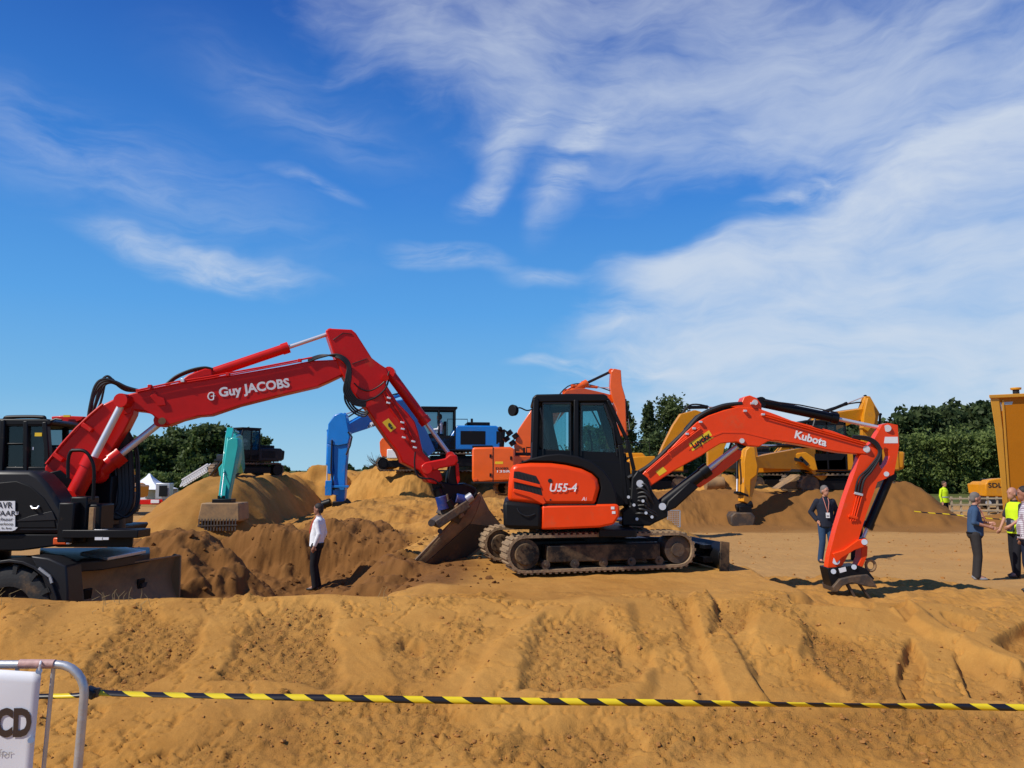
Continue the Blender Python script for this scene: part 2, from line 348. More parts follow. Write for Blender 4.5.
# ------------------------------------------------------------------ terrain
_perm = RS.permutation(512); _perm = np.concatenate([_perm, _perm, _perm])
_ga = RS.rand(512)*2*np.pi; _gx = np.cos(_ga); _gy = np.sin(_ga)
def pnoise(x, y):
    xi = np.floor(x).astype(int); yi = np.floor(y).astype(int); xf = x-xi; yf = y-yi; xi &= 511; yi &= 511
    u = xf*xf*xf*(xf*(xf*6-15)+10); v = yf*yf*yf*(yf*(yf*6-15)+10)
    def g(ix, iy, dx, dy):
        h = _perm[_perm[ix & 511]+(iy & 511)] & 511; return _gx[h]*dx+_gy[h]*dy
    a = g(xi, yi, xf, yf); b = g(xi+1, yi, xf-1, yf); c = g(xi, yi+1, xf, yf-1); d = g(xi+1, yi+1, xf-1, yf-1)
    return (a*(1-u)+b*u)*(1-v)+(c*(1-u)+d*u)*v*1.0
def fbm(x, y, o=5, gain=.5, lac=2.03):
    s = 0; a = 1.0
    for i in range(o): s = s+a*pnoise(x+17.3*i, y+9.1*i); x = x*lac; y = y*lac; a *= gain
    return s
def ridged(x, y, o=4, gain=.55):
    s = 0; a = 1.0
    for i in range(o): s = s+a*(1-2*np.abs(pnoise(x+5.3*i, y+2.7*i))); x = x*2.1; y = y*2.1; a *= gain
    return s
def sst(a, b, x): t = np.clip((x-a)/(b-a), 0, 1); return t*t*(3-2*t)
def poly_sd(px, py, poly):
    d = np.full(px.shape, 1e9); ins = np.zeros(px.shape, bool); n = len(poly)
    for i in range(n):
        x0, y0 = poly[i]; x1, y1 = poly[(i+1) % n]; ex, ey = x1-x0, y1-y0; wx, wy = px-x0, py-y0
        t = np.clip((wx*ex+wy*ey)/(ex*ex+ey*ey), 0, 1); d = np.minimum(d, np.hypot(wx-ex*t, wy-ey*t))
        c = ((y0 <= py) != (y1 <= py)) & (px < ex*(py-y0)/(ey if ey else 1e-9)+x0); ins ^= c
    return np.where(ins, d, -d)          # positive inside
def hump(x, y, cx, cy, rx, ry, h, rot=0, p=1.0, wob=.18, seed=0):
    c, s = math.cos(rot), math.sin(rot); u = ((x-cx)*c+(y-cy)*s)/rx; v = (-(x-cx)*s+(y-cy)*c)/ry
    w = fbm(x/(.6*rx)+seed, y/(.6*ry)+seed*1.7, 4)*wob*2
    q = np.clip(1-np.sqrt(u*u+v*v+1e-9)+w*np.exp(-0.3*(u*u+v*v)), 0, None); q = np.minimum(q, 2)
    return h*np.where(q < 1, 1-(1-q)**1.6 if p == 1 else q**p, 1)
# foreground berm face, crest and toe measured on the ground
def berm(x, y):
    crest = .87+.04*pnoise(x*.5, y*0+3.3)-.10*sst(3.2, 5.5, x); toe = -.08
    cy = 8.25+.15*pnoise(x*.4+7, 0*y)
    face = toe+(crest-toe)*np.clip((y-4.7)/(cy-4.7), 0, 1)**1.0
    face = np.where(y > cy-.35, np.minimum(face, crest-0*y), face)
    return face, crest, cy
def base_height(x, y):
    face, crest, cy = berm(x, y)
    z = 0.0*x
    # mound under the compact excavator and its lower ledge to the right
    back = np.where(y < 10.5, 1.0, 1-sst(13.2, 15.4, y))
    m = .80*sst(-2.6, -1.0, x+.25*pnoise(y*.8, x*.3))*(1-sst(3.3, 4.05, x+.15*pnoise(y, x*.2)))*back
    m2 = .44*sst(2.8, 3.3, x)*(1-sst(6.3, 9.5, x))*(1-sst(12.6, 14.6, y))
    z = np.maximum(z, np.maximum(m, m2))
    # behind the crest on the left the ground drops
    drop = crest*(1-sst(0, .9, y-cy)); drop = np.where(y > cy, drop, 0)
    z = np.where(y > cy, np.maximum(z, drop), face)
    z = np.where(y < 4.7, -.08, z)
    return z
def terrain_height(x, y):
    z = base_height(x, y)
    far = (y > 9.0)
    # loose dark soil around the pit where the man stands
    def add(h): 
        nonlocal z; z = np.where(far, np.maximum(z, h), z)
    add(hump(x, y, -6.0, 14.8, 1.9, 1.7, 1.02, .1, seed=3, wob=.22))
    add(hump(x, y, -7.6, 15.6, 2.0, 1.6, .75, .0, seed=8, wob=.3)); add(hump(x, y, -5.2, 18.0, 1.9, .9, .95, .0, seed=18, wob=.25))
    add(hump(x, y, -3.9, 19.0, 2.9, 1.6, .95, -.05, seed=5, wob=.3))
    add(hump(x, y, -2.9, 18.4, 2.1, 1.2, .72, -.2, seed=15, wob=.3))
    add(hump(x, y, -1.5, 11.0, 1.75, 1.5, .72, .05, seed=11, wob=.2))
    # hollow
    # sunlit ramp up to the middle of the site
    add(1.12*sst(15.8, 25, y)*sst(-9.5, -4.5, x)*(1-sst(1.5, 6.5, x)))
    add((.80+.016*np.clip(y-12, 0, 30))*sst(10.5, 11.5, y)*sst(-2.9, -1.9, x+.25*pnoise(y*.5, x*.3)-.12*np.clip(y-12, 0, 20))*(1-sst(1.6, 3.6, x-.05*np.clip(y-12, 0, 20)))*(1-sst(26, 30, y)))
    # hill of the turquoise machine
    add(1.92*sst(-12.5, -8.6, x+.5*pnoise(y*.3, 1+x*0)+(.14*(y-22)))*sst(18.6, 23.6, y+.6*pnoise(x*.7, 4+y*0))*(1-sst(-8.4, -6.2, x+.4*pnoise(y*.5, x*.2)))*(1-.2*sst(30, 40, y)))
    add(2.0*sst(29, 32, y)*sst(-14, -11, x)*(1-sst(-5, -3, x))*(1-sst(60, 90, y)))
    # pile carrying the blue machine
    add(hump(x, y, -4.3, 31.5, 3.4, 3.6, 2.75, 0, seed=2, wob=.12)); add(hump(x, y, -1.4, 33.5, 6.2, 5.0, 2.45, 0, seed=4, wob=.08))
    add(hump(x, y, -7.6, 31.5, 2.3, 2.4, 2.35, 0, seed=24, wob=.2))
    # ground of the orange machine
    add(1.0*sst(18.5, 21.5, y)*sst(-3.5, -1.2, x)*(1-sst(3.5, 6, x))*(1-sst(34, 40, y)))
    # long spoil bank on the right
    bank = sst(28.2, 31.2, y+.5*pnoise(x*.5, 2+0*y))*(1-sst(55, 75, y))
    prof = 1.35+.12*pnoise(x*.35, 9+0*x)+.38*np.exp(-((x-15.2)/1.5)**2)+.35*np.exp(-((x-7)/1.3)**2)*0
    add(bank*prof*sst(2.5, 5, x)*(1-sst(15.6, 18.2, x)))
    add(hump(x, y, 15.2, 31.5, 2.6, 2.8, 1.65, 0, seed=6, wob=.1)); add(hump(x, y, 11.0, 35, 4, 3, 1.6, 0, seed=7, wob=.1)); 
    add(hump(x, y, 8.8, 33.5, 3.2, 2.6, 1.95, 0, seed=9, wob=.15))
    add(hump(x, y, 19.5, 29, 2.4, 2.6, .95, 0, seed=31, wob=.15))
    z = z-(.36+np.clip(z, 0, 2)*.95)*np.exp(-(((x+4.05)/1.25)**2+((y-15.9)/1.5)**2)**1.5)*far
    # far land
    dist = np.hypot(x, y); z = z+np.where(y > 60, 0.9*sst(60, 140, dist), 0)
    return z
# sculpted patches of the berm face: outline measured in the photograph, depth (m), edge softness (px), roughness
PATCH = [
 ([(133,607),(150,603),(170,618),(209,622),(196,650),(180,668),(133,695),(80,688),(104,644)], -.045, 7, 1.0),
 ([(258,610),(300,603),(330,606),(345,680),(320,690),(213,684),(236,640)], -.05, 8, 1.0),
 ([(60,705),(120,690),(240,715),(200,745),(110,760)], .02, 14, .1),
 ([(230,735),(330,690),(420,690),(470,720),(500,768),(120,768)], -.03, 12, .8),
 ([(456,722),(470,690),(496,646),(539,611),(589,597),(630,606),(640,640),(655,690),(640,710)], .05, 12, .1),
 ([(520,698),(528,640),(545,620),(600,618),(616,640),(648,655),(640,690),(560,702)], -.075, 10, .9),
 ([(617,640),(628,645),(650,655),(655,668),(620,668)], -.03, 4, .1),
 ([(401,650),(410,640),(420,638),(418,652),(408,656)], -.07, 4, .3),
 ([(378,640),(420,622),(470,640),(450,680),(400,690)], -.03, 9, .7),
 ([(690,592),(708,594),(742,660),(766,704),(728,704),(704,650)], .045, 5, .05),
 ([(676,600),(690,600),(706,655),(728,706),(700,706),(684,650)], -.03, 6, .3),
 ([(714,598),(735,606),(757,604),(745,628),(712,634)], -.07, 6, .8),
 ([(757,604),(790,612),(815,628),(800,660),(750,646)], .05, 8, .1),
 ([(750,660),(790,662),(850,692),(850,702),(765,704)], -.055, 5, .2),
 ([(800,620),(850,632),(893,662),(900,700),(860,700),(820,668)], -.05, 8, 1.0),
 ([(906,644),(912,640),(924,660),(924,684),(905,700),(896,676)], -.08, 4, .1),
 ([(893,610),(909,602),(950,634),(1024,672),(1024,700),(958,650),(930,640)], .07, 6, .05),
 ([(955,657),(990,664),(1030,684),(1030,706),(972,700)], -.09, 4, .05),
 ([(942,613),(958,616),(976,624),(973,632),(955,626)], -.10, 4, .05),
 ([(994,642),(1030,618),(1030,660),(1010,652)], -.09, 4, .1),
 ([(892,607),(906,604),(916,620),(906,622)], -.06, 3, .1),
 ([(650,712),(760,706),(850,730),(900,768),(640,768)], .0, 14, .9),
 ([(520,728),(600,720),(640,740),(610,768),(500,768)], -.05, 10, .9),
 ([(820,712),(900,705),(1024,715),(1024,768),(880,768)], -.03, 10, .95),
 ([(0,602),(60,604),(20,640),(0,650)], .03, 12, .1),
 ([(780,584),(868,598),(872,606),(792,602)], -.16, 5, .0),  # wedge of cast shadow, sunk in and darkened in the sand colour
]
def build_ground():
    xs = np.concatenate([-np.geomspace(700, 20.2, 46), np.arange(-20, -7, .11), np.arange(-7, 7.6, .0175), np.arange(7.6, 24, .11), np.geomspace(24.2, 700, 46)])
    ys = np.concatenate([-np.geomspace(500, 4, 18), np.arange(-3, 4.6, .5), np.arange(4.6, 9.2, .0150), np.arange(9.2, 20, .05), np.arange(20, 38, .1), np.geomspace(38.2, 1500, 60)])
    X, Y = np.meshgrid(xs, ys); Z = terrain_height(X, Y)
    Yc = np.where(Y < .5, .5, Y)
    # pixel coordinates of the bare face, only used to measure where a patch of the real bank lies
    zc = Z-CAMZ; dep = Yc*math.cos(TILT)+zc*math.sin(TILT); up = -Yc*math.sin(TILT)+zc*math.cos(TILT)
    px = 512+F*X/dep; py = 384-F*up/dep
    near = (Y > 4.2) & (Y < 9.2) & (np.abs(X) < 8.5)
    rough = np.zeros(X.shape); dz = np.zeros(X.shape)
    qx, qy = px[near], py[near]; nx, ny = X[near], Y[near]
    wx = fbm(nx*2.2, ny*2.2, 5)*9; wy = fbm(nx*2.2+40, ny*2.2+11, 5)*7
    r_ = np.zeros(qx.shape); d_ = np.zeros(qx.shape); tone_ = np.zeros(qx.shape)
    for poly, dep_, soft, rg in PATCH:
        k = .35 if rg < .15 else 1.0
        sd = poly_sd(qx+wx*k, qy+wy*k, poly); m = sst(-soft*.6, soft*.8, sd); d_ = d_+dep_*m*(1.15-.15*np.clip(sd/60, 0, 1)); r_ = r_*(1-m)+rg*m; tone_ = tone_*(1-m)+m*(.55 if (rg < .15 and dep_ < -.04) else (-.35 if dep_ > .03 else .30*rg))  # smooth recesses get shade in the colour; rough patches damp, raised strips drier
    low = sst(700, 760, qy)*.55; r_ = np.maximum(r_, low*sst(-.1, .25, fbm(nx*1.1+5, ny*1.1, 3)))
    r_ = np.maximum(r_, .9*sst(.22, .40, fbm(nx*.9+31, ny*1.3+3, 4)))
    # scraped streaks running down the face (bucket marks)
    t = (nx*.80+ny*.6); tL = (nx*-.85+ny*.52)
    side = sst(0.5, 2.2, nx)
    streakL = ridged(t*.9+1.1*0, (ny*.8-nx*.6)*.08, 2)*.5; streakR = ridged(tL*.9+3, (ny*.85+nx*.5)*.08, 2)*.5
    d_ = d_+.028*(streakL*(1-side)+streakR*side)+.05*fbm(nx*.55, ny*.55+5, 3)
    d_ = d_+(1-r_)*(.0045*ridged(t*9, (ny*.8-nx*.6)*.5, 3)*(1-side)+.0045*ridged(tL*9+3, (ny*.85+nx*.5)*.5, 3)*side)*sst(-.2, .3, fbm(nx*.8+3, ny*.8+70, 2)+.1)
    fine = fbm(nx*3.5+4, ny*3.5, 4)
    crumb = (ridged(nx*5, ny*5, 4)*.55+fbm(nx*13, ny*13, 4)*1.3)
    cl = np.clip(fbm(nx*9+3, ny*9+8, 3)-.12, 0, 1)
    cracks = np.clip(.04-np.abs(fbm(nx*1.7+9, ny*1.9+2, 5)), 0, .04)*-1.1*sst(.0, .3, fbm(nx*.8+60, ny*.8, 2)+.15)+np.clip(.05-np.abs(fbm(nx*4+19, ny*4.5+2, 4)), 0, .05)*-.6*sst(.1, .3, fbm(nx*.9+80, ny*.9, 2)+.1+.15*r_)
    fadeb = sst(4.2, 4.6, ny)*(1-sst(8.9, 9.2, ny))
    dd = (d_+.004*fine+r_*(.019*crumb+.075*cl)+cracks)*fadeb
    Z[near] += dd; rough[near] = r_
    mid = (Y >= 8.6) & (Y < 48) & (np.abs(X) < 26); mx, my = X[mid], Y[mid]
    fl = sst(.05, .25, Z[mid]) ; s = .012+.02*fl; flat_k = (1-sst(-1.8, -.8, mx)*(1-sst(3.4, 3.9, mx))*(1-sst(12.5, 13.5, my)))
    amb = fbm(mx*.6, my*.6, 5)*.20*fl*sst(19, 23, my)+fbm(mx*1.3, my*1.3, 5)*.10*fl+fbm(mx*3.1, my*3.1, 5)*.045*(.35+.65*fl)+ridged(mx*2.0, my*1.4, 4)*.022*fl
    # dark loose soil is lumpier
    dk = np.clip(sst(12.4, 13.2, my)*(1-sst(20, 21, my))*(1-sst(-3.2, -2.0, mx+.4*pnoise(my, mx)-.05*(my-13)))*sst(-9.5, -8.5, mx)+sst(9.6, 10, my)*(1-sst(12, 13, my))*sst(-4.5, -3.9, mx)*(1-sst(-1.0, -.2, mx)), 0, 1)
    amb = amb+dk*(.10*fbm(mx*2.2+8, my*2.2, 5)+.05*np.clip(fbm(mx*6, my*6, 3), 0, 1))
    ruts = 1.6*(.02*np.sin(my*2.2+3*pnoise(mx*.3, my*.3))+.022*ridged(my*.9, mx*.12, 3))*(1-fl)*sst(13, 14.5, my)*sst(2, 4, mx)
    f0 = sst(8.6, 9.2, my); Z[mid] += (amb*(.25+.75*flat_k)+ruts)*f0
    # darkening mask: damp, freshly dug soil, plus shade painted on facets and slopes
    moist_shade = np.zeros(X.shape)
    moist_shade[mid] = np.clip(dk*(1.25+.6*fbm(mx*1.2+2, my*1.2, 4)), 0, 1)
    face = sst(18, 21, Y)*(1-sst(24, 27, Y))*sst(-13, -10, X)*(1-sst(-5.5, -3.5, X)); moist_shade = np.maximum(moist_shade, face*.35)  # shade of the camera-facing hill slope, put into the sand colour
    face = sst(26.5, 29, Y)*(1-sst(31, 32.5, Y))*(sst(3, 6, X)+sst(-3.6, -2.4, X)*(1-sst(1, 2.5, X))); moist_shade = np.maximum(moist_shade, np.clip(face*1.1+.35*fbm(X*.4, Y*.4, 4)*(face > .05), 0, 1)*.85)  # damp bank on the right; darker right part of the blue machine's pile
    moist_shade[near] = np.maximum(moist_shade[near], np.clip(.48*(tone_+.25*r_*sst(-.2, .3, fbm(nx*2+12, ny*2, 3))+.4*sst(.1, .5, fbm(nx*.7+12, ny*.7, 4))), 0, 1))
    grass = sst(46, 54, Y+3*pnoise(X*.1, Y*.1))
    grass = np.where(Y < -20, 1, grass)
    ny_, nx_ = X.shape; co = np.stack([X, Y, Z], -1).reshape(-1, 3)
    ii = np.arange(ny_*nx_).reshape(ny_, nx_); q = np.stack([ii[:-1, :-1], ii[:-1, 1:], ii[1:, 1:], ii[1:, :-1]], -1).reshape(-1, 4)
    me = bpy.data.meshes.new('ground'); me.vertices.add(len(co)); me.vertices.foreach_set('co', co.astype(np.float32).ravel())
    me.loops.add(q.size); me.loops.foreach_set('vertex_index', q.astype(np.int32).ravel()); me.polygons.add(len(q))
    me.polygons.foreach_set('loop_start', np.arange(0, q.size, 4, dtype=np.int32)); me.polygons.foreach_set('loop_total', np.full(len(q), 4, np.int32))
    me.polygons.foreach_set('use_smooth', np.ones(len(q), bool)); me.update(); me.validate()
    for nm, arr in (('moist_shade', moist_shade), ('crumbly', rough), ('grass', grass)):
        a = me.attributes.new(nm, 'FLOAT', 'POINT'); a.data.foreach_set('value', arr.astype(np.float32).ravel())
    m = bpy.data.materials.new('sand'); m.use_nodes = True; nt = m.node_tree; N = nt.nodes; L = nt.links; b = N['Principled BSDF']
    b.inputs['Roughness'].default_value = .95; b.inputs['Specular IOR Level'].default_value = .15
    g = N.new('ShaderNodeNewGeometry')
    def att(n): a = N.new('ShaderNodeAttribute'); a.attribute_name = n; return a.outputs['Fac']
    def nz(s, d=8, r=.65):
        n = N.new('ShaderNodeTexNoise'); n.inputs['Scale'].default_value = s; n.inputs['Detail'].default_value = d; n.inputs['Roughness'].default_value = r; L.new(g.outputs['Position'], n.inputs['Vector']); return n.outputs[0]
    def mix(f, a, b_, bt='MIX'):
        n = N.new('ShaderNodeMix'); n.data_type = 'RGBA'; n.blend_type = bt
        for s_, v in (('Factor', f), ('A', a), ('B', b_)):
            if isinstance(v, (tuple, float, int)): n.inputs[s_].default_value = v if not isinstance(v, tuple) else (*v, 1)
            else: L.new(v, n.inputs[s_])
        return n.outputs['Result']
    def mr(v, a, b_, c=0, d=1):
        n = N.new('ShaderNodeMapRange'); L.new(v, n.inputs[0]); n.inputs[1].default_value = a; n.inputs[2].default_value = b_; n.inputs[3].default_value = c; n.inputs[4].default_value = d; return n.outputs[0]
    col = mix(mr(nz(.55), .35, .65), SAND_A, SAND_B)
    col = mix(mr(nz(3.5, 10, .75), .3, .7), col, mix(1.0, col, (.84, .80, .76), 'MULTIPLY'))
    spy = N.new('ShaderNodeSeparateXYZ'); L.new(g.outputs['Position'], spy.inputs[0])
    pal = mr(spy.outputs[1], 12.5, 15, 0, .55); npal = N.new('ShaderNodeMath'); npal.operation = 'MULTIPLY'; L.new(pal, npal.inputs[0]); L.new(mr(spy.outputs[2], .35, .1), npal.inputs[1])
    col = mix(npal.outputs[0], col, (.47, .285, .120))
    col = mix(att('moist_shade'), col, SAND_MOIST_SHADE)
    col = mix(mr(nz(70, 4, .8), .25, .75, 0, .35), col, mix(1.0, col, (.62, .58, .55), 'MULTIPLY'))
    gcol = mix(mr(nz(.2), .35, .65), (.06, .085, .02), (.13, .13, .035)); col = mix(att('grass'), col, gcol)
    L.new(col, b.inputs['Base Color'])
    bp = N.new('ShaderNodeBump'); bp.inputs['Distance'].default_value = .012
    L.new(mr(att('crumbly'), 0, 1, .30, 1.0), bp.inputs['Strength']); L.new(nz(38, 8, .75), bp.inputs['Height'])
    vo = N.new('ShaderNodeTexVoronoi'); vo.feature = 'DISTANCE_TO_EDGE'; vo.inputs['Scale'].default_value = 9; wv = N.new('ShaderNodeVectorMath'); wv.operation = 'ADD'; L.new(g.outputs['Position'], wv.inputs[0])
    nw = N.new('ShaderNodeTexNoise'); nw.inputs['Scale'].default_value = 6; nw.inputs['Detail'].default_value = 6; L.new(g.outputs['Position'], nw.inputs['Vector']); sv = N.new('ShaderNodeVectorMath'); sv.operation = 'SCALE'; sv.inputs['Scale'].default_value = .35; L.new(nw.outputs['Color'], sv.inputs[0]); L.new(sv.outputs[0], wv.inputs[1]); L.new(wv.outputs[0], vo.inputs['Vector'])
    b3 = N.new('ShaderNodeBump'); b3.inputs['Distance'].default_value = .02; L.new(mr(att('crumbly'), .3, 1, 0, .28), b3.inputs['Strength']); L.new(mr(vo.outputs['Distance'], 0, .12), b3.inputs['Height'])
    b4 = N.new('ShaderNodeBump'); b4.inputs['Distance'].default_value = .03; L.new(mr(att('crumbly'), .2, 1, 0, .40), b4.inputs['Strength']); L.new(nz(16, 6, .7), b4.inputs['Height']); L.new(b4.outputs[0], b3.inputs['Normal']); L.new(b3.outputs[0], bp.inputs['Normal'])
    bp2 = N.new('ShaderNodeBump'); bp2.inputs['Distance'].default_value = .03; bp2.inputs['Strength'].default_value = .45; L.new(nz(7, 8, .7), bp2.inputs['Height']); L.new(bp.outputs[0], bp2.inputs['Normal'])
    L.new(bp2.outputs[0], b.inputs['Normal'])
    me.materials.append(m); o = bpy.data.objects.new('ground', me); C.objects.link(o); tag(o, kind='structure')
    return (xs, ys, Z, rough)
SAND_A = (.57, .296, .074); SAND_B = (.46, .220, .047); SAND_MOIST_SHADE = (.215, .096, .027)
GX, GY, GZ, GR = build_ground()
def gz(x, y):
    i = int(np.clip(np.searchsorted(GX, x)-1, 0, len(GX)-2)); j = int(np.clip(np.searchsorted(GY, y)-1, 0, len(GY)-2))
    u = (x-GX[i])/(GX[i+1]-GX[i]); v = (y-GY[j])/(GY[j+1]-GY[j])
    return float((GZ[j, i]*(1-u)+GZ[j, i+1]*u)*(1-v)+(GZ[j+1, i]*(1-u)+GZ[j+1, i+1]*u)*v)
# loose clods lying on the crumbly parts
def clods():
    V = []; Fc = []; k = 0; rs = np.random.RandomState(5); t = (1+5**.5)/2
    ico = np.array([(-1,t,0),(1,t,0),(-1,-t,0),(1,-t,0),(0,-1,t),(0,1,t),(0,-1,-t),(0,1,-t),(t,0,-1),(t,0,1),(-t,0,-1),(-t,0,1)])/1.9
    icf = np.array([(0,11,5),(0,5,1),(0,1,7),(0,7,10),(0,10,11),(1,5,9),(5,11,4),(11,10,2),(10,7,6),(7,1,8),(3,9,4),(3,4,2),(3,2,6),(3,6,8),(3,8,9),(4,9,5),(2,4,11),(6,2,10),(8,6,7),(9,8,1)])
    cand = []
    while len(cand) < 5200:
        x = rs.uniform(-5.8, 6.2); y = rs.uniform(4.8, 8.4); i = np.searchsorted(GX, x); j = np.searchsorted(GY, y)
        if rs.rand() < .05+GR[j, i]**2: cand.append((x, y, min(.026, .0035+rs.exponential(.0042))))
    for _ in range(1500):
        x = rs.uniform(-9, 0); y = rs.uniform(9.5, 20); cand.append((x, y, min(.06, .01+rs.exponential(.012))))
    for _ in range(900):
        x = rs.uniform(3, 20); y = rs.uniform(12, 29); cand.append((x, y, min(.05, .01+rs.exponential(.010))))
    for x, y, r in cand:
        s = rs.uniform(.6, 1.35, (12, 1))*r; v = ico*s*np.array([1, rs.uniform(.6, 1), rs.uniform(.5, .8)]); a = rs.rand()*6.28
        R = np.array([[math.cos(a), -math.sin(a), 0], [math.sin(a), math.cos(a), 0], [0, 0, 1]]); v = v@R.T + np.array([x, y, gz(x, y)+r*.2]); V.append(v); Fc.append(icf+k); k += 12
    # crumbs of the damp dark soil are their own colour
    v2 = np.concatenate(V[5200:6700]); f2 = np.concatenate(Fc[5200:6700])-5200*12; m2 = bpy.data.meshes.new('soil_crumbs'); m2.from_pydata(v2.tolist(), [], f2.tolist()); m2.materials.append(mat('damp_clod', (.15, .065, .02), .95, var=.25, vscale=6, spec=.1))
    o2 = bpy.data.objects.new('soil_crumbs', m2); C.objects.link(o2); tag(o2, 'dark damp crumbs scattered over the freshly dug soil', 'soil crumbs', kind='stuff')
    V = V[:5200]+V[6700:]; Fc = Fc[:5200]+[f-1500*12 for f in Fc[6700:]]
    V = np.concatenate(V); Fc = np.concatenate(Fc); me = bpy.data.meshes.new('sand_clods'); me.from_pydata(V.tolist(), [], Fc.tolist()); me.materials.append(mat('clod', (.36, .165, .048), .95, var=.25, vscale=6, spec=.1))
    o = bpy.data.objects.new('sand_clods', me); C.objects.link(o); tag(o, 'loose crumbs and clods of sand scattered over the dug ground', 'sand clods', kind='stuff')
clods()

# ------------------------------------------------------------------ vegetation
def leafmat(name, ca, cb_, tr=.38):
    m = bpy.data.materials.new(name); m.use_nodes = True; nt = m.node_tree; N = nt.nodes; L = nt.links; b = N['Principled BSDF']
    g = N.new('ShaderNodeNewGeometry'); r = N.new('ShaderNodeValToRGB'); r.color_ramp.elements[0].color = (*ca, 1); r.color_ramp.elements[1].color = (*cb_, 1); L.new(g.outputs['Random Per Island'], r.inputs[0])
    n = N.new('ShaderNodeTexNoise'); n.inputs['Scale'].default_value = .5; L.new(g.outputs['Position'], n.inputs['Vector'])
    mr = N.new('ShaderNodeMapRange'); L.new(n.outputs[0], mr.inputs[0]); mr.inputs[1].default_value = .35; mr.inputs[2].default_value = .65; mr.inputs[3].default_value = .7; mr.inputs[4].default_value = 1.25
    mu = N.new('ShaderNodeMix'); mu.data_type = 'RGBA'; mu.blend_type = 'MULTIPLY'; mu.inputs['Factor'].default_value = 1; L.new(r.outputs[0], mu.inputs['A']); L.new(mr.outputs[0], mu.inputs['B'])
    L.new(mu.outputs['Result'], b.inputs['Base Color']); b.inputs['Roughness'].default_value = .6; b.inputs['Specular IOR Level'].default_value = .25
    t = N.new('ShaderNodeBsdfTranslucent'); L.new(mu.outputs['Result'], t.inputs[0]); mx = N.new('ShaderNodeMixShader'); mx.inputs[0].default_value = tr
    o = N['Material Output']; L.new(b.outputs[0], mx.inputs[1]); L.new(t.outputs[0], mx.inputs[2]); L.new(mx.outputs[0], o.inputs[0]); return m
LOAK = leafmat('oak_leaves', (.040, .072, .018), (.12, .155, .042)); LBIR = leafmat('birch_leaves', (.045, .078, .022), (.13, .16, .05)); LPINE = leafmat('pine_needles', (.036, .062, .022), (.10, .135, .045))
LSCR = leafmat('scrub_leaves', (.085, .125, .028), (.21, .26, .07)); BARK = mat('bark', (.07, .05, .035), .9, var=.3, bump=.4); BIRB = mat('birch_bark', (.45, .43, .38), .8, var=.35, vscale=6)
def leaf_mesh(name, centers, size, m, parent=None, rs=RS, elong=1.6):
    n = len(centers); L = root_loc(parent) if parent else Vector((0, 0, 0)); c = np.asarray(centers)-np.array(L)
    a = rs.normal(size=(n, 3)); a /= np.linalg.norm(a, axis=1, keepdims=True); b = np.cross(a, rs.normal(size=(n, 3))); b /= np.linalg.norm(b, axis=1, keepdims=True)
    s = (size*rs.uniform(.6, 1.4, (n, 1))); A = a*s*elong*.5; B = b*s*.5
    co = np.stack([c-A, c-B*.9+A*.1, c+A, c+B], 1).reshape(-1, 3)
    me = bpy.data.meshes.new(name); me.vertices.add(4*n); me.vertices.foreach_set('co', co.astype(np.float32).ravel()); me.loops.add(4*n); me.loops.foreach_set('vertex_index', np.arange(4*n, dtype=np.int32))
    me.polygons.add(n); me.polygons.foreach_set('loop_start', np.arange(0, 4*n, 4, dtype=np.int32)); me.polygons.foreach_set('loop_total', np.full(n, 4, np.int32)); me.update(); me.validate(); me.materials.append(m)
    o = bpy.data.objects.new(name, me); C.objects.link(o)
    if parent: o.parent = parent
    return o
def clump_pts(rs, c, r, n, shell=.55):
    d = rs.normal(size=(n, 3)); d /= np.linalg.norm(d, axis=1, keepdims=True); q = rs.uniform(shell**3, 1, (n, 1))**(1/3); return np.array(c)+d*q*np.array(r)
def tree(name, label, group, x, y, h, w, m, seed, size=.3, nclump=26, per=170, shape='round', bark=None, base=None, z0=None, gap=.0):
    rs = np.random.RandomState(seed); z = gz(x, y) if z0 is None else z0; t = thing(name, (x, y, z), label, 'tree', group)
    b = MB(); bark = bark or BARK; top = Vector((x+rs.normal()*.2, y, z+h*.93)); b.tube(spline([(x, y, z-.2), (x+rs.normal()*.1, y, z+h*.45), top], 5), [h*.028*(1-i/11)+.02 for i in range(11)], 7)
    pts = []; base = .12 if base is None else base
    for i in range(nclump):
        f = base+(1-base)*((i+rs.rand())/nclump)**.9
        if shape == 'cone': rad = w*(1-f)**.75*.95+.12
        elif shape == 'oval': rad = w*math.sin(math.pi*min(.97, (f-base*.6)/(1-base*.6)))**.55
        else: rad = w*(1-abs(2*(f-.42))**2.6*.55) if f < .86 else w*.62
        a = rs.rand()*6.283; rr = rad*math.sqrt(rs.rand())*.78; c = (x+rr*math.cos(a), y+rr*math.sin(a), z+h*f-h*.05)
        cr = (w*.30*rs.uniform(.7, 1.3), w*.30*rs.uniform(.7, 1.3), h*.085*rs.uniform(.8, 1.3)) if shape != 'cone' else (rad*.5+.1, rad*.5+.1, h*.06)
        b.tube([(x, y, z+h*f*.62), ((x+c[0])/2, (y+c[1])/2, z+h*f*.8), c], [h*.010, h*.006, .01], 5)
        pts.append(clump_pts(rs, c, cr, per)); pts.append(clump_pts(rs, c, [q*1.5 for q in cr], per//5, .8))
    b.build('trunk', bark, t); leaf_mesh('crown', np.concatenate(pts), size, m, t, rs); return t
def XatY(px, Y): return (px-512)/F*Y
G1 = 'broadleaf trees at the left edge of the site'
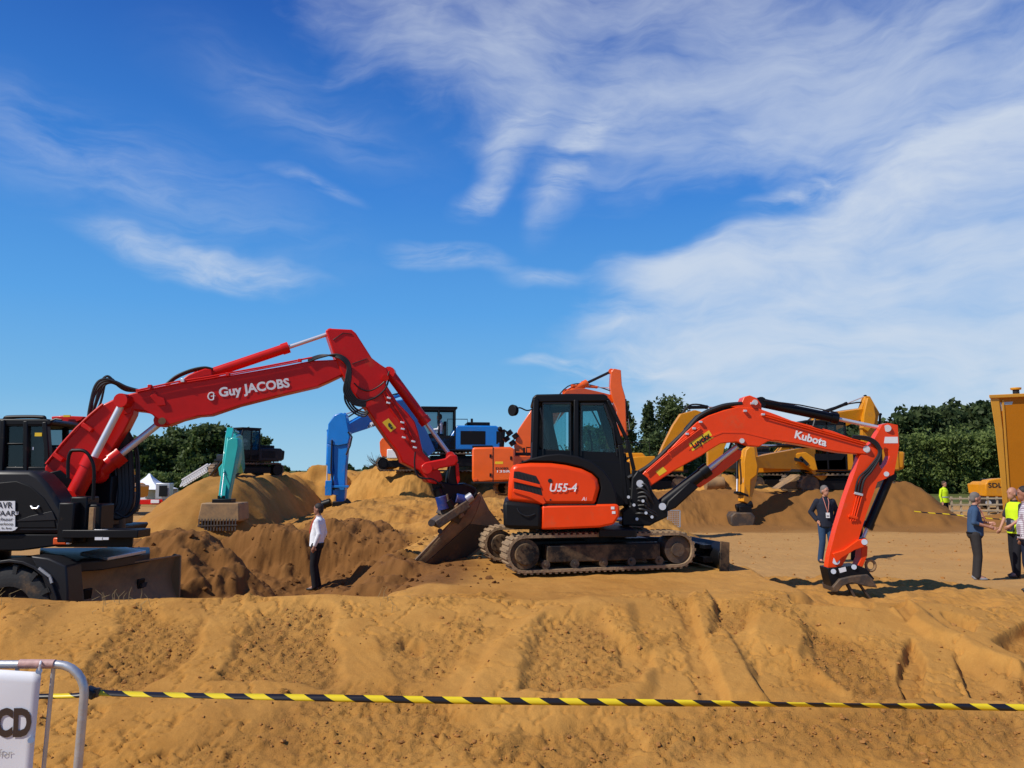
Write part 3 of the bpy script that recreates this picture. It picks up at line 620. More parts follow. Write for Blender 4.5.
for i, (px, top, w, lab) in enumerate([(128, 438, 3.2, 'dark broadleaf tree just right of the red boom foot'), (158, 436, 3.4, 'dark green broadleaf tree above the white tent'), (186, 427, 3.7, 'wide dark green broadleaf tree, second from the turquoise digger'),
                     (212, 424, 3.4, 'tallest dark broadleaf tree left of the turquoise digger arm'), (232, 440, 2.6, 'low dark broadleaf tree directly behind the turquoise arm'), (252, 431, 3.0, 'round broadleaf tree behind the turquoise digger cab'), (98, 445, 3.3, 'dark broadleaf tree half hidden behind the red boom cylinders')]):
    Y = 92+(i % 3)*5; h = CAMZ+(470-top)/F*Y-.5; tree('broadleaf_tree', lab, G1, XatY(px, Y), Y, h, w*1.02, LOAK, 40+i, size=.34, nclump=46, per=150, base=.05, z0=.3)
G2 = 'slender trees behind the orange machines'
for i, (px, top, w, Y, sh, mm, lab) in enumerate([(625, 400, 1.5, 58, 'cone', LBIR, 'slender leafy tree right of the orange digger arm'), (649, 399, 1.7, 60, 'cone', LPINE, 'dark pointed tree, the fuller one above the yellow machine'), (672, 394, 1.9, 62, 'oval', LBIR, 'tall loose birch right of the dark pointed tree'),
                                (590, 425, 1.9, 60, 'oval', LBIR, 'leafy tree seen through the front cab window of the orange red excavator'), (608, 412, 1.5, 63, 'cone', LPINE, 'dark slim tree close behind the black cab front pillar'), (690, 425, 1.6, 64, 'oval', LBIR, 'low birch behind the raised brown digger boom'), (660, 430, 1.7, 57, 'oval', LPINE, 'short bushy dark tree between the taller birches')]):
    h = CAMZ+(470-top)/F*Y-.6; tree('birch_tree' if mm is LBIR else 'conifer_tree', lab, G2, XatY(px, Y), Y, h, w, mm, 70+i, size=.17, nclump=44, per=120, shape=sh, bark=BIRB if mm is LBIR else BARK, base=.06, z0=.4)
# wood on the ridge: reads as one mass
def mass(name, label, cat, pxs, tops, Y0, Y1, m, n, size, zb, seed, cr):
    rs = np.random.RandomState(seed); pts = []
    for i in range(n):
        px = rs.uniform(pxs[0], pxs[-1]); Y = rs.uniform(Y0, Y1); top = np.interp(px, pxs, tops)
        zt = CAMZ+(470-top)/F*Y0+rs.normal()*cr*.35; x = XatY(px, Y); z = zb+(zt-zb)*(1-rs.rand()**1.7*.98)-cr*.5
        pts.append(clump_pts(rs, (x, Y, z), (cr*rs.uniform(.6, 1.2), cr*rs.uniform(.6, 1.1), cr*rs.uniform(.6, 1.2)), 90, .4))
    o = leaf_mesh(name, np.concatenate(pts), size, m, None, rs); return tag(o, label, cat, kind='stuff')
mass('ridge_woodland', 'dark wood along the ridge at the far right', 'woodland', [560, 700, 800, 870, 900, 930, 960, 1000, 1150], [462, 455, 440, 430, 414, 411, 408, 405, 402], 120, 132, LPINE, 1300, .62, 0, 3, 1.6)
mass('scrub', 'mid green scrub on the slope below the dark wood', 'scrub', [640, 760, 860, 900, 940, 1000, 1150], [468, 462, 452, 440, 434, 431, 428], 68, 78, LSCR, 2300, .19, -.2, 4, .8)
mass('hedgerow', 'green overgrown hedge below the left hand trees', 'hedge', [60, 130, 200, 250, 300], [474, 474, 475, 476, 482], 78, 84, LSCR, 420, .26, -.2, 6, .55)
mass('horizon_trees', 'tiny distant trees on the horizon between the sand heaps', 'tree line', [-200, 150, 262, 300, 420, 520, 700, 1200], [460, 462, 467, 468, 466, 465, 460, 450], 330, 345, LPINE, 500, 1.3, 0, 9, 1.6)
# bare bush on the sand heap
def bush():
    Y = 33; x = XatY(378, Y); z = gz(x, Y)-.05; t = thing('bare_bush', (x, Y, z), 'leafless twiggy bush on top of the sand heap beside the blue arm', 'bush'); rs = np.random.RandomState(3)
    b = MB()
    for i in range(26):
        a = rs.uniform(-1.2, 1.2); l = rs.uniform(.5, 1.0); e = Vector((x+math.sin(a)*l*.9, Y+rs.normal()*.2, z+math.cos(a)*l)); mid_ = Vector((x, Y, z))*.5+e*.5+Vector((rs.normal()*.06, 0, .05)); b.tube([(x, Y, z), mid_, e], [.014, .01, .005], 4)
        for k in range(3): b.tube([mid_, mid_+Vector((rs.normal()*.3, rs.normal()*.1, rs.uniform(.1, .4)))], [.008, .004], 4)
    b.build('twigs', BARK, t)
bush()
# ------------------------------------------------------------------ compact excavator in the middle (faces right)
RTRK = mat('dusty_rubber_track', (.06, .05, .04), .9, dirt=.95, dirtcol=(.30, .20, .11), bump=.5, bscale=25)
def frame_at0(loc, yaw): return Matrix.Translation(Vector(loc)) @ Matrix.Rotation(yaw, 4, 'Z')
def compact_excavator():
    YB = 11.2                                                   # depth of its boom plane
    base = P(598, 574, 11.3); t = thing('compact_excavator', (base.x, 11.3, .80), 'orange red compact excavator with black cab, white U55-4 lettering and yellow boom sticker', 'excavator')
    bp = Plane((0, YB, 0)); np_ = Plane((0, 10.42, 0))
    # tracks: near one measured on its outer face, far one is the same on the other side
    Yt = 10.38; a = P(525.5, 554.5, Yt); tr = 18.2*Yt/F; ya = math.radians(13.2); F0 = frame_at0((a.x, Yt, 0), ya); L_ = 2.17
    for y0 in (0, 1.52):
        make_track(t, F0, (0, a.z), tr, (L_, a.z+.01), tr*.96, y0, .40, framem=DBLK, cleat=.085, rollers=5, lugh=.014, m=RTRK)
    k = MB(F0); k.box((L_/2-.05, .96, 1.10), (1.7, 1.2, .30)); k.box((L_/2-.1, .96, 1.27), (1.1, 1.1, .16)); k.build('undercarriage', BLK, t, bevel=.02)
    k = MB(); k.cyl((base.x-.1, 11.35, 1.15), (base.x-.1, 11.35, 1.40), .42, seg=28); k.build('slew_ring', BLK, t)
    k = MB(F0); k.box((1.24, .05, a.z-.02), (.09, .02, .05)); k.build('track_sticker', YST, t)
    # dozer blade: two push arms and a curved plate across the width
    for y in (.5, 1.45): k = MB(F0); k.bar((L_-.5, y, a.z+.02), (2.82, y, a.z-.02), .12, .14); k.build('blade_arm', BLK, t, bevel=.01)
    bx = 2.86; zb = .82; prof = []
    for i in range(9):
        f = i/8; prof.append((bx+.03-.11*math.sin(math.pi*f)+.02*f, zb+.0+.37*f))
    back = [(x-.035, z) for x, z in prof[::-1]]
    k = MB(F0); k.prism([(x, .0, z) for x, z in prof+back], (0, 1.92, 0)); k.box((bx-.15, .96, zb+.12), (.16, 1.5, .08)); k.box((bx-.15, .96, zb+.30), (.12, 1.5, .06)); bl = k.build('dozer_blade', BLK, t, bevel=.006)
    for y in (-.03, 1.92): k = MB(F0); k.prism([(bx-.10, y, zb-.01), (bx+.04, y, zb-.03), (bx+.06, y, zb+.38), (bx-.07, y, zb+.40)], (0, .03, 0)); k.build('blade_end_plate', DBLK, bl, bevel=.005)
    # upper body
    hood = [(510.5,469),(513,465.5),(518,463.6),(530,462.6),(551,462.9),(566,464.8),(581.5,468.5),(592,473.5),(598,479),(600,488),(595.5,505),(542,505),(507.5,501.5),(508.5,482)]
    h = prism_obj('engine_hood', KRED, np_, hood, 0, 1.80, t, bevel=.055, smooth=50)
    bc = [(516,464.5),(530,458.5),(545,455),(559,453.6),(577,456),(592,461.6),(604,471),(612,482),(616,492),(618,505),(596,505),(601,488),(599,478.5),(592,472.5),(581.5,467.5),(566,463.8),(551,461.9),(530,461.6)]
    prism_obj('hood_cover', PLAS, np_, bc, -.03, 1.70, t, bevel=.03, smooth=50)
    # side grilles: recessed dark vents with red slats
    for g in ([(514,471.5),(519,471.5),(536,476),(539.5,482),(540,484.5),(513.5,478)], [(514,481.5),(541,488),(542.3,495.5),(530,492),(514,488.5)]):
        v = prism_obj('grille', BPR, np_, g, .004, .01, h, bevel=0)
        kk = MB()
        for i in range(7):
            x0 = g[0][0]+2+i*3.4; kk.cyl(np_.hit(x0, g[0][1]+1.2+i*.9, .007), np_.hit(x0+1.6, g[0][1]+6.5+i*.9, .007), .004, seg=6)
        kk.build('grille_bars', DGREY, v)
    for g in ([(513,478),(540,484.5),(541,488),(513.5,481.6)], [(514,488.8),(530,492.3),(543,496.5),(546,503),(543,504.5),(530,497.5),(513,492)]): prism_obj('vent_slat', KRED, np_, g, .022, .02, h, bevel=.006)
    k = MB(); k.cyl(np_.hit(550, 480.7, .0), np_.hit(550, 480.7, .008), .028, seg=16); k.build('fuel_cap', BPR, h)
    k = MB(); k.cyl(np_.hit(550.5, 499.8, .0), np_.hit(550.5, 499.8, .008), .012, seg=12); k.build('lock', BPR, h)
    prism_obj('hood_seam', BPR, np_, [(543,504.2),(596,504.2),(596,505.4),(543,505.4)], .004, .02, h, bevel=0)
    low = [(542,505.5),(617,504),(620,507),(619.5,516),(614,524.5),(600,527.5),(560,529.3),(541,529.6)]
    lo = prism_obj('side_skirt', KRED, np_, low, .01, 1.80, t, bevel=.04, smooth=50)
    corner = [(502.8,502),(507,501),(541.6,504.6),(542,529.8),(506,528.8),(503.5,525)]
    prism_obj('rear_corner_bumper', PLAS, np_, corner, .03, 1.84, t, bevel=.05, smooth=50)
    hd = MB(); hd.tube(spline([np_.hit(517, 508, .035), np_.hit(520, 513, .05), np_.hit(527, 516, .05), np_.hit(535, 514, .035)], 5), .008, 6); hd.build('grab_slot', DGREY, t)
    text_obj('model_lettering', 'U55-4', WHT, np_.hit(562.5, 488, .012), np_.u, np_.n, .105, h, bold=.02, shear=.2, width=.36)
    text_obj('small_lettering', 'Ai', WHT, np_.hit(584, 499, .012), np_.u, np_.n, .05, h, shear=.2)
    for q in ((612.7, 508), (613.7, 512.5)):
        st = MB(); c = np_.hit(*q, .013); st.box(c, (.045, .004, .035)); st.build('warning_sticker', WHT, lo)
    k = MB(); k.box((P(612, 535, 11.2).x, 11.3, 1.36), (.5, 1.5, .1)); k.build('deck', BLK, t, bevel=.01)
    # cab behind the hood
    cp = Plane((0, 11.12, 0)); fp = Plane((0, 12.15, 0)); cab = MB()
    def post(p0, p1, w=.07, d=.08):
        for Y in (11.16, 12.12): cab.bar(P(p0[0], p0[1], Y) if Y < 12 else P(p0[0], p0[1], 11.16)+Vector((0, .96, 0)), P(p1[0], p1[1], 11.16)+Vector((0, Y-11.16, 0)), w, d)
    post((536, 399), (534.5, 470), .08, .15); post((605.5, 399), (620, 445), .07, .09); post((620, 445), (626, 505), .07, .09); post((575.8, 400), (576, 470), .07, .14); post((534, 458), (624, 462), .07, .26); post((534, 400), (607, 400), .06, .09)
    for Y in (11.16, 12.12):
        pass
    cab.bar(P(536, 400, 11.2), P(536, 400, 11.2)+Vector((0, .92, 0)), .1, .08); cab.bar(P(606, 401, 11.2), P(606, 401, 11.2)+Vector((0, .92, 0)), .1, .08); cab.bar(P(536, 462, 11.2), P(536, 462, 11.2)+Vector((0, .92, 0)), .1, .6)
    c = cab.build('cab', BLK, t, bevel=.012)
    FP = Plane((0, 12.08, 0))
    for g in ([(534,398),(607,398),(607,410),(534,414)], [(534,400),(551,400),(553,416),(556,462),(534,462)], [(569,400),(583,400),(583,462),(569,462)], [(534,453),(626,453),(628,470),(534,470)]): prism_obj('far_frame', BLK, FP, g, 0, .04, c, bevel=.006)
    prism_obj('cab_roof', BLK, cp, [(532.5,397.5),(536,394.3),(570,393.6),(604,394),(608,396),(608.5,401.5),(532,402.5)], .02, 1.10, c, bevel=.02)
    prism_obj('cab_panel', BLK, cp, [(531.5,455),(560,457),(630,462),(633,505),(600,508),(532,505)], 0, 1.05, c, bevel=.02)
    fl = MB(); fl.bar(P(608, 400, 11.08), P(627, 440, 11.08), .05, .05); fl.bar(P(627, 440, 11.08), P(634, 470, 11.08), .05, .05); fl.bar(P(634, 470, 11.08), P(632, 520, 11.08), .06, .06); fl.build('front_guard_post', BLK, c, bevel=.008)
    def pane(pl, pts, nm='side_window', m=GLS): prism_obj(nm, m, pl, pts, -.03, .006, c, bevel=0)
    pane(cp, [(542.5,403),(571,403),(571,455),(542.5,455)]); pane(cp, [(580,403),(605,403),(613,428),(617,457),(580,457)])
    sh = P(0, 0, 1)
    for pts in ([(542.5,403),(571,403),(571,455),(542.5,455)], [(580,403),(605,403),(613,428),(617,457),(580,457)]):
        q = MB(); q.prism([p+Vector((0, 1.0, 0)) for p in px_poly(cp, pts)], (0, .006, 0)); q.build('far_window', GLS, c)
    q = MB(); A = P(607, 403, 11.2); B = P(622, 447, 11.2); q.prism([A, B, B+Vector((0, .92, 0)), A+Vector((0, .92, 0))], (.006, 0, 0)); q.build('windscreen', GLS, c)
    for p0, p1 in (((543, 403), (570.5, 403)), ((543, 403), (543, 455)), ((570.5, 403), (570.5, 455)), ((581, 404), (604, 404)), ((581, 404), (581, 456)), ((604, 404), (613, 428)), ((613, 428), (617, 456))):
        q = MB(); q.bar(cp.hit(*p0), cp.hit(*p1), .012, .03); q.build('window_seal', DGREY, c)
    # seat, lever consoles, mirror, wiper
    q = MB(); S = P(560, 455, 11.6); q.box(S+Vector((.1, 0, -.02)), (.5, .5, .14)); st = q.build('seat', PLAS, c, bevel=.03)
    q = MB(); R = Matrix.Rotation(-.22, 3, 'Y'); q.box(S+Vector((-.16, 0, .38)), (.13, .46, .72), R); q.box(S+Vector((-.24, 0, .80)), (.10, .26, .18), R); q.build('backrest', PLAS, st, bevel=.03)
    q = MB(); q.tube([cp.hit(549, 452, -.1), cp.hit(560, 445, -.12), cp.hit(568, 458, -.1)], .008, 6); q.tube([cp.hit(546, 440, -.2), cp.hit(557, 456, -.2)], .007, 6); q.build('seat_belt', DGREY, c)
    q = MB(); L0 = P(592, 458, 11.35); q.tube([L0, L0+Vector((0, 0, .22)), L0+Vector((-.03, 0, .36))], .014, 6); q.ball(L0+Vector((-.03, 0, .38)), .03); q.box(L0+Vector((-.05, .05, -.05)), (.3, .25, .16)); q.build('control_lever', PLAS, c)
    q = MB(); L0 = P(580, 446, 11.9); q.box(L0, (.10, .03, .14)); q.build('monitor', DGREY, c)
    q = MB(); q.tube(spline([cp.hit(533, 409), cp.hit(527, 410.5), cp.hit(520, 407.8), cp.hit(515, 409)], 5), .011, 6); ar = q.build('mirror_arm', BLK, c)
    mc = cp.hit(513.2, 410.4); q = MB(); q.cyl(mc+Vector((-.02, -.02, 0)), mc+Vector((.03, .03, 0)), .085, .075, seg=24); q.build('round_mirror', PLAS, ar, bevel=.01)
    q = MB(); q.bar(cp.hit(590, 407, -.1), cp.hit(601, 428, -.1), .01, .02); q.build('wiper', BLK, c)
    # lifting eye and beacon base on the roof edge
    # swing post and boom
    sw = [(632,478),(638,470),(648,478),(653,492),(660,502),(668,510),(668,517),(655,523),(650,526),(622,526),(622,512),(630,506)]
    s = prism_obj('swing_bracket', BLK, bp, sw, .17, .34, t, bevel=.02)
    for q in ((640, 483.5), (662.5, 506.5)): k = MB(); k.cyl(bp.hit(*q, .19), bp.hit(*q, -.19), .05, seg=18); k.build('pin', CHR, s)
    k = MB(); k.cyl(bp.hit(615, 519, .12), bp.hit(632, 519, .12), .035, seg=12); k.build('swing_cylinder_rod', CHR, s)
    boom = [(638,479),(646,470),(665.5,453.6),(685.7,432),(697,422),(708.6,415.5),(723.8,410.2),(739,406.5),(759,408.5),(775,414),(792,420.6),(833,431),(866,443.5),(870.5,449.5),(868.5,454.5),(852,453.5),(838,452),(802.5,444.8),(775,440.5),(768,441.5),(759,446.8),(746,445.5),(736.5,442),(721,443.5),(710,450),(701,456),(688,463),(673,471.4),(650,486.5),(642,487)]
    bo = prism_obj('boom', KRED, bp, boom, .13, .26, t, bevel=.012)
    rib = [(700,456.2),(710,450.2),(721,443.7),(736.5,442.2),(746,445.7),(745,447),(736,444.2),(722,445.8),(702,458)]
    prism_obj('boom_rib', KRED, bp, [(688,449),(703,439),(722,431.5),(745,432),(770,438.5),(771,439.6),(745,433.4),(722.5,433),(704,440.4),(689,450.2)], .136, .01, bo, bevel=0)
    for q, r in (((742, 440.8), .035), ((866.5, 449), .045), ((755, 402.3), .04), ((640.5, 483), .05)): k = MB(); k.cyl(bp.hit(*q, .15), bp.hit(*q, -.15), r, seg=16); k.build('boom_pin', CHR, bo)
    br = [(731,406.5),(741,404),(744,396.8),(750,395.2),(757,398),(761.5,404),(762,410.5),(745,410)]
    prism_obj('cylinder_bracket', KRED, bp, br, .12, .24, bo, bevel=.012)
    for a0, a1, tk in (((762, 413.5), (866, 443), .012), ((668, 451), (700, 427), .010), ((646, 471), (668, 452), .010)):
        k = MB(); k.tube([bp.hit(a0[0], a0[1], .15), bp.hit(a1[0], a1[1], .15)], tk, 6); k.tube([bp.hit(a0[0], a0[1]+2.0, .16), bp.hit(a1[0], a1[1]+2.0, .16)], tk*.8, 6); k.build('hydraulic_pipe', KRED, bo)
    for q in ((694, 428.5), (700.5, 422), (687, 434), (752, 403.5), (745, 411), (763, 414.5)):
        k = MB(); k.box(bp.hit(q[0], q[1], .15), (.045, .05, .03)); k.build('pipe_clamp', CHR, bo, bevel=.004)
    # bundle of black hoses over the knee
    for i in range(5):
        o = .10-.05*i; hosefit('hose', [bp.hit(628, 478+i, o), bp.hit(650, 465+i, o), bp.hit(672, 444, o), bp.hit(686, 430.5+i*.6, o), bp.hit(700, 415.5+i, o), bp.hit(722, 406+i*1.1, o), bp.hit(742, 403.5+i*.8, o)], .030, bo)
    pl = px_poly(bp, [(684,429),(696,415.5),(710,408.5),(726,404),(742,402.5),(744,405),(726,409.5),(709,415.5),(697,422.5),(686,433)]); k = MB(); k.prism([p-bp.n*-.06 for p in pl], -bp.n*.12); k.build('hose_cover', PLAS, bo, bevel=.01)
    stk = prism_obj('boom_sticker', YST, bp, [(688.5,443.8),(709,430.2),(713.5,437.5),(692.5,451.2)], .1325, .003, bo, bevel=0)
    text_obj('sticker_lettering', 'Luyckx', BPR, bp.hit(700.8, 440.8, .138), bp.u, bp.n, .085, stk, angle=math.radians(33), bold=.045, width=.30)
    prism_obj('boom_label', YST, bp, [(655.5,471.5),(662.8,466.6),(667,471),(659.5,476)], .1325, .003, bo, bevel=0)
    text_obj('boom_lettering', 'Kubota', WHT, bp.hit(810.5, 438.8, .133), bp.u, bp.n, .105, bo, angle=math.radians(-15.5), bold=.035, width=.46)
    # boom cylinder, black, and its red guard
    ram(t, bp.hit(657, 508), bp.hit(741, 443.5), .60, .085, BLK, name='boom_cylinder')
    prism_obj('cylinder_guard', BLK, bp, [(668,501),(690,481),(699,487),(676,508),(664,513)], .14, .28, t, bevel=.02)
    prism_obj('cylinder_guard', KRED, bp, [(694,484),(716,467),(736,448),(742,451),(741,458),(722,473),(700,488)], -.02, .14, t, bevel=.012)
    # stick cylinder on top
    ram(t, bp.hit(760, 402.5), bp.hit(888, 429.5), .60, .068, BLK, name='stick_cylinder')
    k = MB(); k.tube([bp.hit(764, 400.5, .09), bp.hit(800, 405, .09), bp.hit(838, 412.8, .09)], .010, 6); k.tube([bp.hit(815, 419, .1), bp.hit(813, 426, .12), bp.hit(822, 429, .14)], .016, 6); k.build('cylinder_line', RUB, t)
    # stick with its slot (keyhole outline)
    out = [(882.5,424.4),(888,423),(897.7,425),(899,446),(896.8,459),(894,474),(886,478.5),(877.4,482),(866,515),(858,541),(851,550),(842,566),(836,568.5),(828,568),(829.5,556),(836,530),(846,497),(856,469),(860,456),(866,449),(874,440)]
    hole = [(885,447),(880.5,452),(879,458),(879,466),(882,469),(886.5,464),(890,456),(888.5,449)]
    poly = out[:4]+[(899,446)]+hole[7:]+hole[:7][::-1][::-1]+[hole[7], (899,446)]+out[4:]
    poly = out[:4]+[hole[7]]+hole[:7][::1]+[hole[7]]+[out[3]]+out[4:]
    st2 = prism_obj('stick', KRED, bp, poly, .12, .15, t, bevel=0)
    edge = prism_obj('stick_stripe', WHT, bp, [(885,436.8),(897.8,436.8),(898,443.2),(884,443.2)], .1225, .002, st2, bevel=0)
    for q, r in (((887.5, 428.3), .05), ((886.5, 474), .035), ((836, 561), .05), ((866.5, 449.5), .05)): k = MB(); k.cyl(bp.hit(*q, .135), bp.hit(*q, -.135), r, seg=16); k.build('stick_pin', CHR, st2)
    for i, o in enumerate((0, 3.2, 6)):
        hosefit('hose', [bp.hit(853-o*.2, 436+o*.3, .15), bp.hit(868, 437.5+o*.5, .15), bp.hit(878-o*.2, 444+o*.5, .15), bp.hit(880.5-o*.4, 455, .15), bp.hit(872-o*.7, 470-o*.2, .15), bp.hit(864-o*.9, 480-o*.3, .15), bp.hit(861-o, 493, .14)], .014 if i else .018, st2, m=DGREY if i == 1 else RUB)
    for q, w in (((858.5, 494), .12), ((853, 517), .13)):
        k = MB(); k.box(bp.hit(*q, .14), (w, .03, .035), Matrix.Rotation(.25, 3, 'Y')); k.build('hose_clamp', CHR if w < .125 else KRED, st2, bevel=.004)
    for j in range(3):
        k = MB(); k.tube([bp.hit(862-j*2.6, 496, .14), bp.hit(855-j*2.2, 521, .14)], .008, 6); k.build('stick_pipe', KRED, st2)
    ram(t, bp.hit(890, 476), bp.hit(862, 541), .80, .062, BLK, name='bucket_cylinder')
    prism_obj('link_arm', KRED, bp, [(833,553.5),(844,550),(858,540),(866,538.5),(868.5,542),(866,546.5),(855,550),(842,558),(837,563)], .16, .04, t, bevel=.008)
    prism_obj('link_arm', KRED, bp, [(862,546),(868,546),(867.5,556),(863,567),(857,568),(861,558)], .10, .20, t, bevel=.01)
    k = MB(); k.cyl(bp.hit(864.5, 542, .19), bp.hit(864.5, 542, -.19), .04, seg=14); k.build('link_pin', CHR, t)
    # quick coupler and narrow bucket
    cpl = [(827.4,568),(846,566.5),(858,565.2),(867,569),(875,579),(868,584),(852,580),(842,585),(836,591.5),(832,588)]
    cc = prism_obj('quick_coupler', BLK, bp, cpl, .15, .30, t, bevel=.012)
    for q in ((833.5, 571.5), (854, 567)): k = MB(); k.cyl(bp.hit(*q, .165), bp.hit(*q, -.165), .035, seg=14); k.build('coupler_pin', CHR, cc)
    prism_obj('coupler_sticker', WHT, bp, [(838.5,568.5),(845.5,566.8),(846.5,571.2),(840,573)], .1525, .002, cc, bevel=0)
    lo_ = [(833,587),(840,579),(853,576),(868,574.5),(873,579),(877.8,588),(866,586.5),(852,583),(843,586),(838,592),(834.5,592.5)]
    bk = prism_obj('bucket', STL, bp, lo_, .20, .40, t, bevel=.012)
    for o in (.12, -.12): k = MB(); k.bar(bp.hit(847, 584, o), bp.hit(856, 600, o), .07, .035); k.bar(bp.hit(859, 584, o), bp.hit(871, 600, o), .05, .03); k.build('ripper_tooth', STL, bk, bevel=.005)
    k = MB(); c = bp.hit(870.5, 565.5, .02); pts = [c+Vector((.065*math.cos(a*.5), 0, .075*math.sin(a*.5))) for a in range(14)]; k.tube(pts, .022, 8); k.build('lifting_ring', WST, cc)
    rs = np.random.RandomState(8)
    for i in range(8):
        hosefit('hose', [bp.hit(626+rs.uniform(-3, 3), 478+i*4.5, -.05), bp.hit(633+rs.uniform(-3, 3), 486+i*4, .10), bp.hit(641+rs.uniform(-3, 4), 484+i*4.2, .2), bp.hit(648+rs.uniform(-3, 3), 490+i*3.6, .2), bp.hit(652+rs.uniform(-4, 6), 500+i*2.8, .15)], .017, s)
    for q in ((628.5, 497), (634, 505), (643, 501), (652, 517), (637, 519), (646, 513)): k = MB(); k.cyl(bp.hit(*q, .19), bp.hit(*q, .24), .022, seg=8); k.build('hose_fitting', CHR, s)
    return t
compact_excavator()

# ------------------------------------------------------------------ wheeled excavator on the left (faces right, boom swung a little away)
def wheeled_excavator():
    t = thing('wheeled_excavator', (-7.4, 11.3, 0), 'large wheeled excavator with red boom lettered in white, black body and bulldozing blade', 'excavator')
    ang = math.atan2(1.5, 5.4); bp = Plane((P(55, 478, 10.9).x, 10.9, 0), ang)
    def pr(nm, m, pts, front, thick, par, bevel=.02, label=None): return prism_obj(nm, m, bp, pts, front, thick, par, bevel, label)
    # lower boom section
    l1 = [(44.5,467),(60,447),(75,431),(87.6,417.8),(101.6,405),(112,399.8),(122,397.5),(131,399),(134.6,406),(133,414),(124.4,431),(110,453),(96,468),(84,476),(74,482.5),(64,487.5),(51,486),(46,481)]
    b1 = pr('lower_boom', RED, l1, .20, .40, t)
    # the plate flange along its upper edge
    k = MB(); k.tube([bp.hit(46, 464, .21), bp.hit(62, 444, .21), bp.hit(76, 428.5, .21), bp.hit(89, 416, .21), bp.hit(103, 404, .21)], .018, 6); k.build('edge_pipe', RED, b1)
    for q in ((58.5, 457), (87.5, 427.5)):
        k = MB(); k.box(bp.hit(*q, .23), (.16, .06, .06), Matrix.Rotation(.6, 3, 'Y')); k.build('pipe_bracket', RED, b1, bevel=.006)
    # main boom
    l2 = [(119,399.5),(126,394.5),(150,388.8),(178,383),(203,379.7),(240,373.6),(285.7,365.7),(311,360.6),(336,359.5),(345,362.5),(347.5,369),(341.6,375.5),(330,381),(318.7,386),(285.7,393.6),(240,405.2),(211,415),(198,416),(182,420),(167.6,425.6),(161,423.5),(152,414.6),(145,411.5),(134.6,410.5),(126,409)]
    b2 = pr('main_boom', RED, l2, .19, .38, t)
    pr('boom_edge_trim', RED, [(134.6,410.8),(150,412.5),(170,419.8),(198,413.6),(211,412.8),(240,403),(285.7,391.4),(318.7,384),(318.7,385.6),(285.7,393),(240,404.6),(211,414.4),(198,415.2),(168,424.6),(152,414)], .197, .01, b2, bevel=0)
    pr('cylinder_ear', RED, [(155,391),(157.5,396),(164,398),(166,405),(158,406),(150,396)], .215, .03, b2, bevel=.005)
    pr('knee_lug', RED, [(118,397.8),(124,394),(130,397),(134,404),(131,413),(124,415),(119,405)], .22, .44, b2, bevel=.01)
    for q, o, r in (((123.5, 400.8), .27, .055), ((162, 421), .24, .05)): k = MB(); k.cyl(bp.hit(*q, o), bp.hit(*q, -o), r, seg=18); k.build('boom_pin', WST, b2)
    br = [(176,384),(188,374.5),(205,368.2),(212,369.5),(213,379),(196,381)]
    pr('cylinder_bracket', RED, br, .12, .24, b2)
    k = MB(); k.tube([bp.hit(136, 390.5, .2), bp.hit(178, 381.5, .2), bp.hit(210, 376.5, .2), bp.hit(260, 367.5, .2), bp.hit(312, 357.5, .2)], .014, 6); k.tube([bp.hit(136, 392, .22), bp.hit(178, 383.5, .22), bp.hit(210, 378.5, .22), bp.hit(300, 361.5, .22)], .010, 6); k.build('boom_pipe', RED, b2)
    for q in ((150, 386.5), (183, 380.5), (228, 374.5), (300, 360.5)):
        k = MB(); k.box(bp.hit(*q, .21), (.05, .05, .05)); k.build('pipe_clamp', CHR if q[0] == 183 else RED, b2, bevel=.004)
    an = math.radians(10.2); w0 = bp.scale(253, 386)
    text_obj('boom_lettering', 'Guy JACOBS', WHT, bp.hit(254.5, 388.0, .196), bp.u, bp.n, w0*8.6, b2, angle=an, bold=.035, width=w0*67/math.cos(an)/1.02)
    # round logo: ring with a small arrow shape, left of the lettering
    k = MB(); c = bp.hit(211.5, 396.3, .197); wz = bp.n.cross(bp.u).normalized()
    pts = [c+bp.u*(.045*math.cos(a))+wz*(.055*math.sin(a)) for a in [math.radians(40+i*28) for i in range(11)]]; k.tube(pts, .011, 5); k.bar(c+bp.u*-.01, c+bp.u*.05+wz*.01, .012, .016); k.bar(c+bp.u*.03+wz*-.05, c+bp.u*.03+wz*.045, .012, .014); k.build('logo', WHT, b2)
    # cylinders
    ram(t, bp.hit(199, 377.5), bp.hit(331, 333), .665, .075, RED, name='stick_cylinder')
    ram(t, bp.hit(72, 500, .36), bp.hit(123.5, 400.8, .30), .42, .115, RED, name='boom_cylinder')
    ram(t, bp.hit(68, 502, -.3), bp.hit(121, 404, -.30), .42, .095, RED, name='boom_cylinder')
    ram(t, bp.hit(96, 474, .15), bp.hit(163, 420.5, .0), .36, .115, RED, name='adjusting_cylinder')
    # stick
    l3 = [(325.5,330),(330,328.3),(351.7,329.4),(356,333),(372,358),(380,364),(387,368.5),(389.5,374),(386,384),(397.4,402),(408,413),(415,421.6),(418.5,432),(423,452),(440.6,472),(443,480),(436,484),(428,482.8),(418.5,470.5),(402.5,462.5),(398,452),(387,438),(367,409),(351.7,391),(345,379),(340,370),(333,352)]
    b3 = pr('stick', RED, l3, .21, .42, t)
    k = MB(); k.tube(spline([bp.hit(389.5, 371, .24), bp.hit(384, 382, .24), bp.hit(371, 390.5, .24), bp.hit(361, 389, .24), bp.hit(354, 383, .24)], 6), .010, 6); k.build('seam', BPR, b3)
